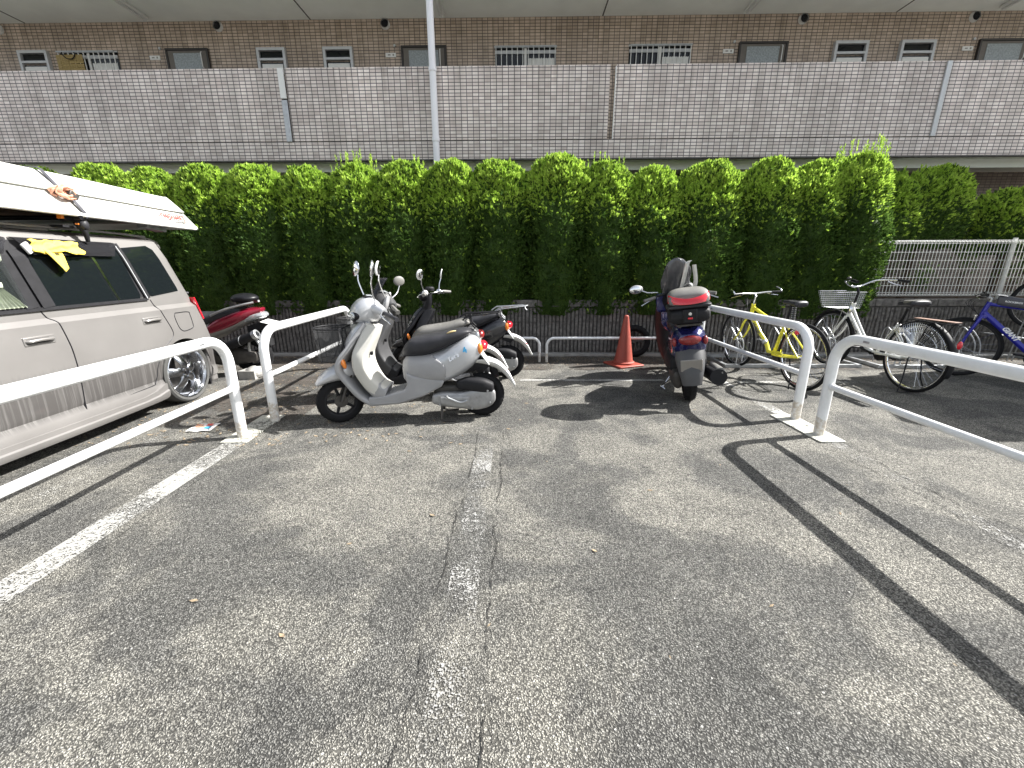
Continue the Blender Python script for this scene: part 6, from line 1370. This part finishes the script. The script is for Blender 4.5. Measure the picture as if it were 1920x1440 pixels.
def road_bike(label, loc, ang, fm, text=None, bag=False, pitch=0, group=None, name='bicycle', rz0=0.0):
    t = thing(name, label, 'bicycle', loc); t.rotation_euler = (Matrix.Rotation(ang, 4, 'Z') @ Matrix.Rotation(-pitch, 4, 'Y')).to_euler()
    rh, fh, bb = (0, 0, .36), (1.06, 0, .36), (.44, 0, .29)
    bike_wheel(t, rh, .36, rimm='blackmatt', tr=.017); bike_wheel(t, fh, .36, rimm='blackmatt', tr=.017)
    mb = MB(); mb.tube([(.92, 0, .91), (.955, 0, .75)], .024, 14); mb.tube([(.925, 0, .885), (.27, 0, .80)], .019, 12); mb.tube([(.945, 0, .785), bb], .030, 14); mb.tube([(.245, 0, .86), bb], .017, 12)
    for sg in (-1, 1): mb.tube([(bb[0], sg * .03, bb[2]), (rh[0], sg * .06, rh[2])], .009, 8); mb.tube([(.265, sg * .015, .79), (rh[0], sg * .06, rh[2])], .007, 8)
    mb.build('frame', fm, t)
    mb = MB()
    for sg in (-1, 1): mb.tube([(.955, sg * .02, .745), (.968, sg * .045, .69), (1.02, sg * .052, .52), (fh[0], sg * .052, fh[2])], [.020, .018, .014, .010], 10, res=16)
    mb.tube([(.93, .03, .74), (.93, -.03, .74)], .022, 10); mb.build('fork', fm, t)
    MB().tube([(.245, 0, .86), (.205, 0, .98)], .0135, 10).build('seat_post', 'black', t); saddle(t, (.19, 0, 1.0))
    MB().tube([(.92, 0, .90), (.91, 0, .95), (1.0, 0, .985)], .016, 10).build('stem', 'steel', t)
    mb = MB(); mb.tube([(.97, .29, 1.0), (1.0, .12, .99), (1.005, 0, .985), (1.0, -.12, .99), (.97, -.29, 1.0)], .012, 10, res=18); ho = mb.build('handlebar', 'black', t)
    for sg in (-1, 1): MB().cyl((.985, sg * .19, .997), (.968, sg * .30, 1.0), .016, 10).build('grip', 'black', ho); MB().tube([(1.02, sg * .14, .985), (1.045, sg * .20, .97), (1.02, sg * .28, .955)], .006, 8).build('brake_lever', 'chrome', ho)
    mb = MB()
    for k in range(4): mb.tube([(.94, .12 - .06 * k, .98), (1.05 + .02 * k, .06 - .04 * k, .90), (1.0, .03, .78), (.94, .025, .72)], .0025, 5, res=20)
    mb.build('cables', 'black', t)
    cranks(t, bb, R(200), 'black'); chain(t, bb, rh)
    mb = MB(); mb.tube([(1.0, .04, .70), (1.0, .06, .73), (1.0, .06, .76)], .014, 8); mb.build('brake_arm', 'chrome', t)
    if bag:
        b2 = MB().station([(.60, .835, .93, .022), (.66, .845, .955, .032), (.80, .865, .985, .035), (.86, .88, .985, .030)], 3.4, 28, 24).build('frame_bag', 'letterdark', t)
        text_obj('lettering', bag, .026, 'letterwhite', b2, frame((.74, .0365, .915), (-1, 0, -.12), (-.12, 0, 1)), .001, 0, .0005)
        MB().box((.84, .02, .99), (.09, .06, .012), (R(-10), 'Y')).build('phone_holder', 'chrome', t, bevel=.003)
    if text:
        xd = Vector((bb[0] - .915, 0, bb[2] - .785)); text_obj('lettering', text, .062, 'letterwhite', t, frame((.69, .029, .56), xd, (xd.z, 0, -xd.x)), .0012, .25, .003)
    return t
road_bike('blue road bicycle with white GIANT lettering and a black frame bag', (6.165, 4.36, 0), R(135), 'bikeblue', 'GIANT', 'ROCKBROS')
road_bike('black bicycle raised on the upper rack behind the blue one', (7.45, 4.95, .10), R(122), 'blackpaint', None, False, R(22))
# ------------------------------------------------------------------ bicycle racks
def rack(label, x0, x1, yf, yb, slots, high=()):
    t = thing('bicycle_rack', label, 'bicycle rack', (0, 0, 0), 0, 'low steel bicycle racks by the wall')
    mb = MB(); mb.box(((x0 + x1) / 2, yf, .025), (x1 - x0, .05, .045)); mb.box(((x0 + x1) / 2, yb, .025), (x1 - x0, .05, .045)); mb.box((x0 + .025, (yf + yb) / 2, .0245), (.05, yb - yf - .06, .043)); mb.box((x1 - .025, (yf + yb) / 2, .0245), (.05, yb - yf - .06, .043)); mb.build('base_frame', 'steel', t, False, bevel=.003)
    for s in slots:
        for sg in (-.035, .035):
            hb = MB(); z = .18 if s in high else 0; hb.tube([(s + sg, yf, .03), (s + sg, yf + .02, .32 + z), (s + sg - .04, yf + .14, .50 + z), (s + sg - .04, yf + .22, .50 + z), (s + sg - .04, yf + .26, .34 + z), (s + sg - .04, yf + .30, .03)], .0075, 8, res=34)
            hb.build('wheel_hoop', 'steel', t)
        if s in high: hb = MB(); hb.box((s, (yf + yb) / 2, .36), (.07, yb - yf + .3, .012)); hb.build('raised_channel', 'steel', t, False)
    return t
rack('galvanised ground rack holding the yellow bicycle front wheel', 2.78, 4.6, 5.50, 6.15, (2.97, 3.55, 4.19))
rack('galvanised ground rack behind the blue bicycle', 4.8, 7.4, 5.47, 6.12, (5.05, 5.55, 6.05, 6.9), (6.9,))
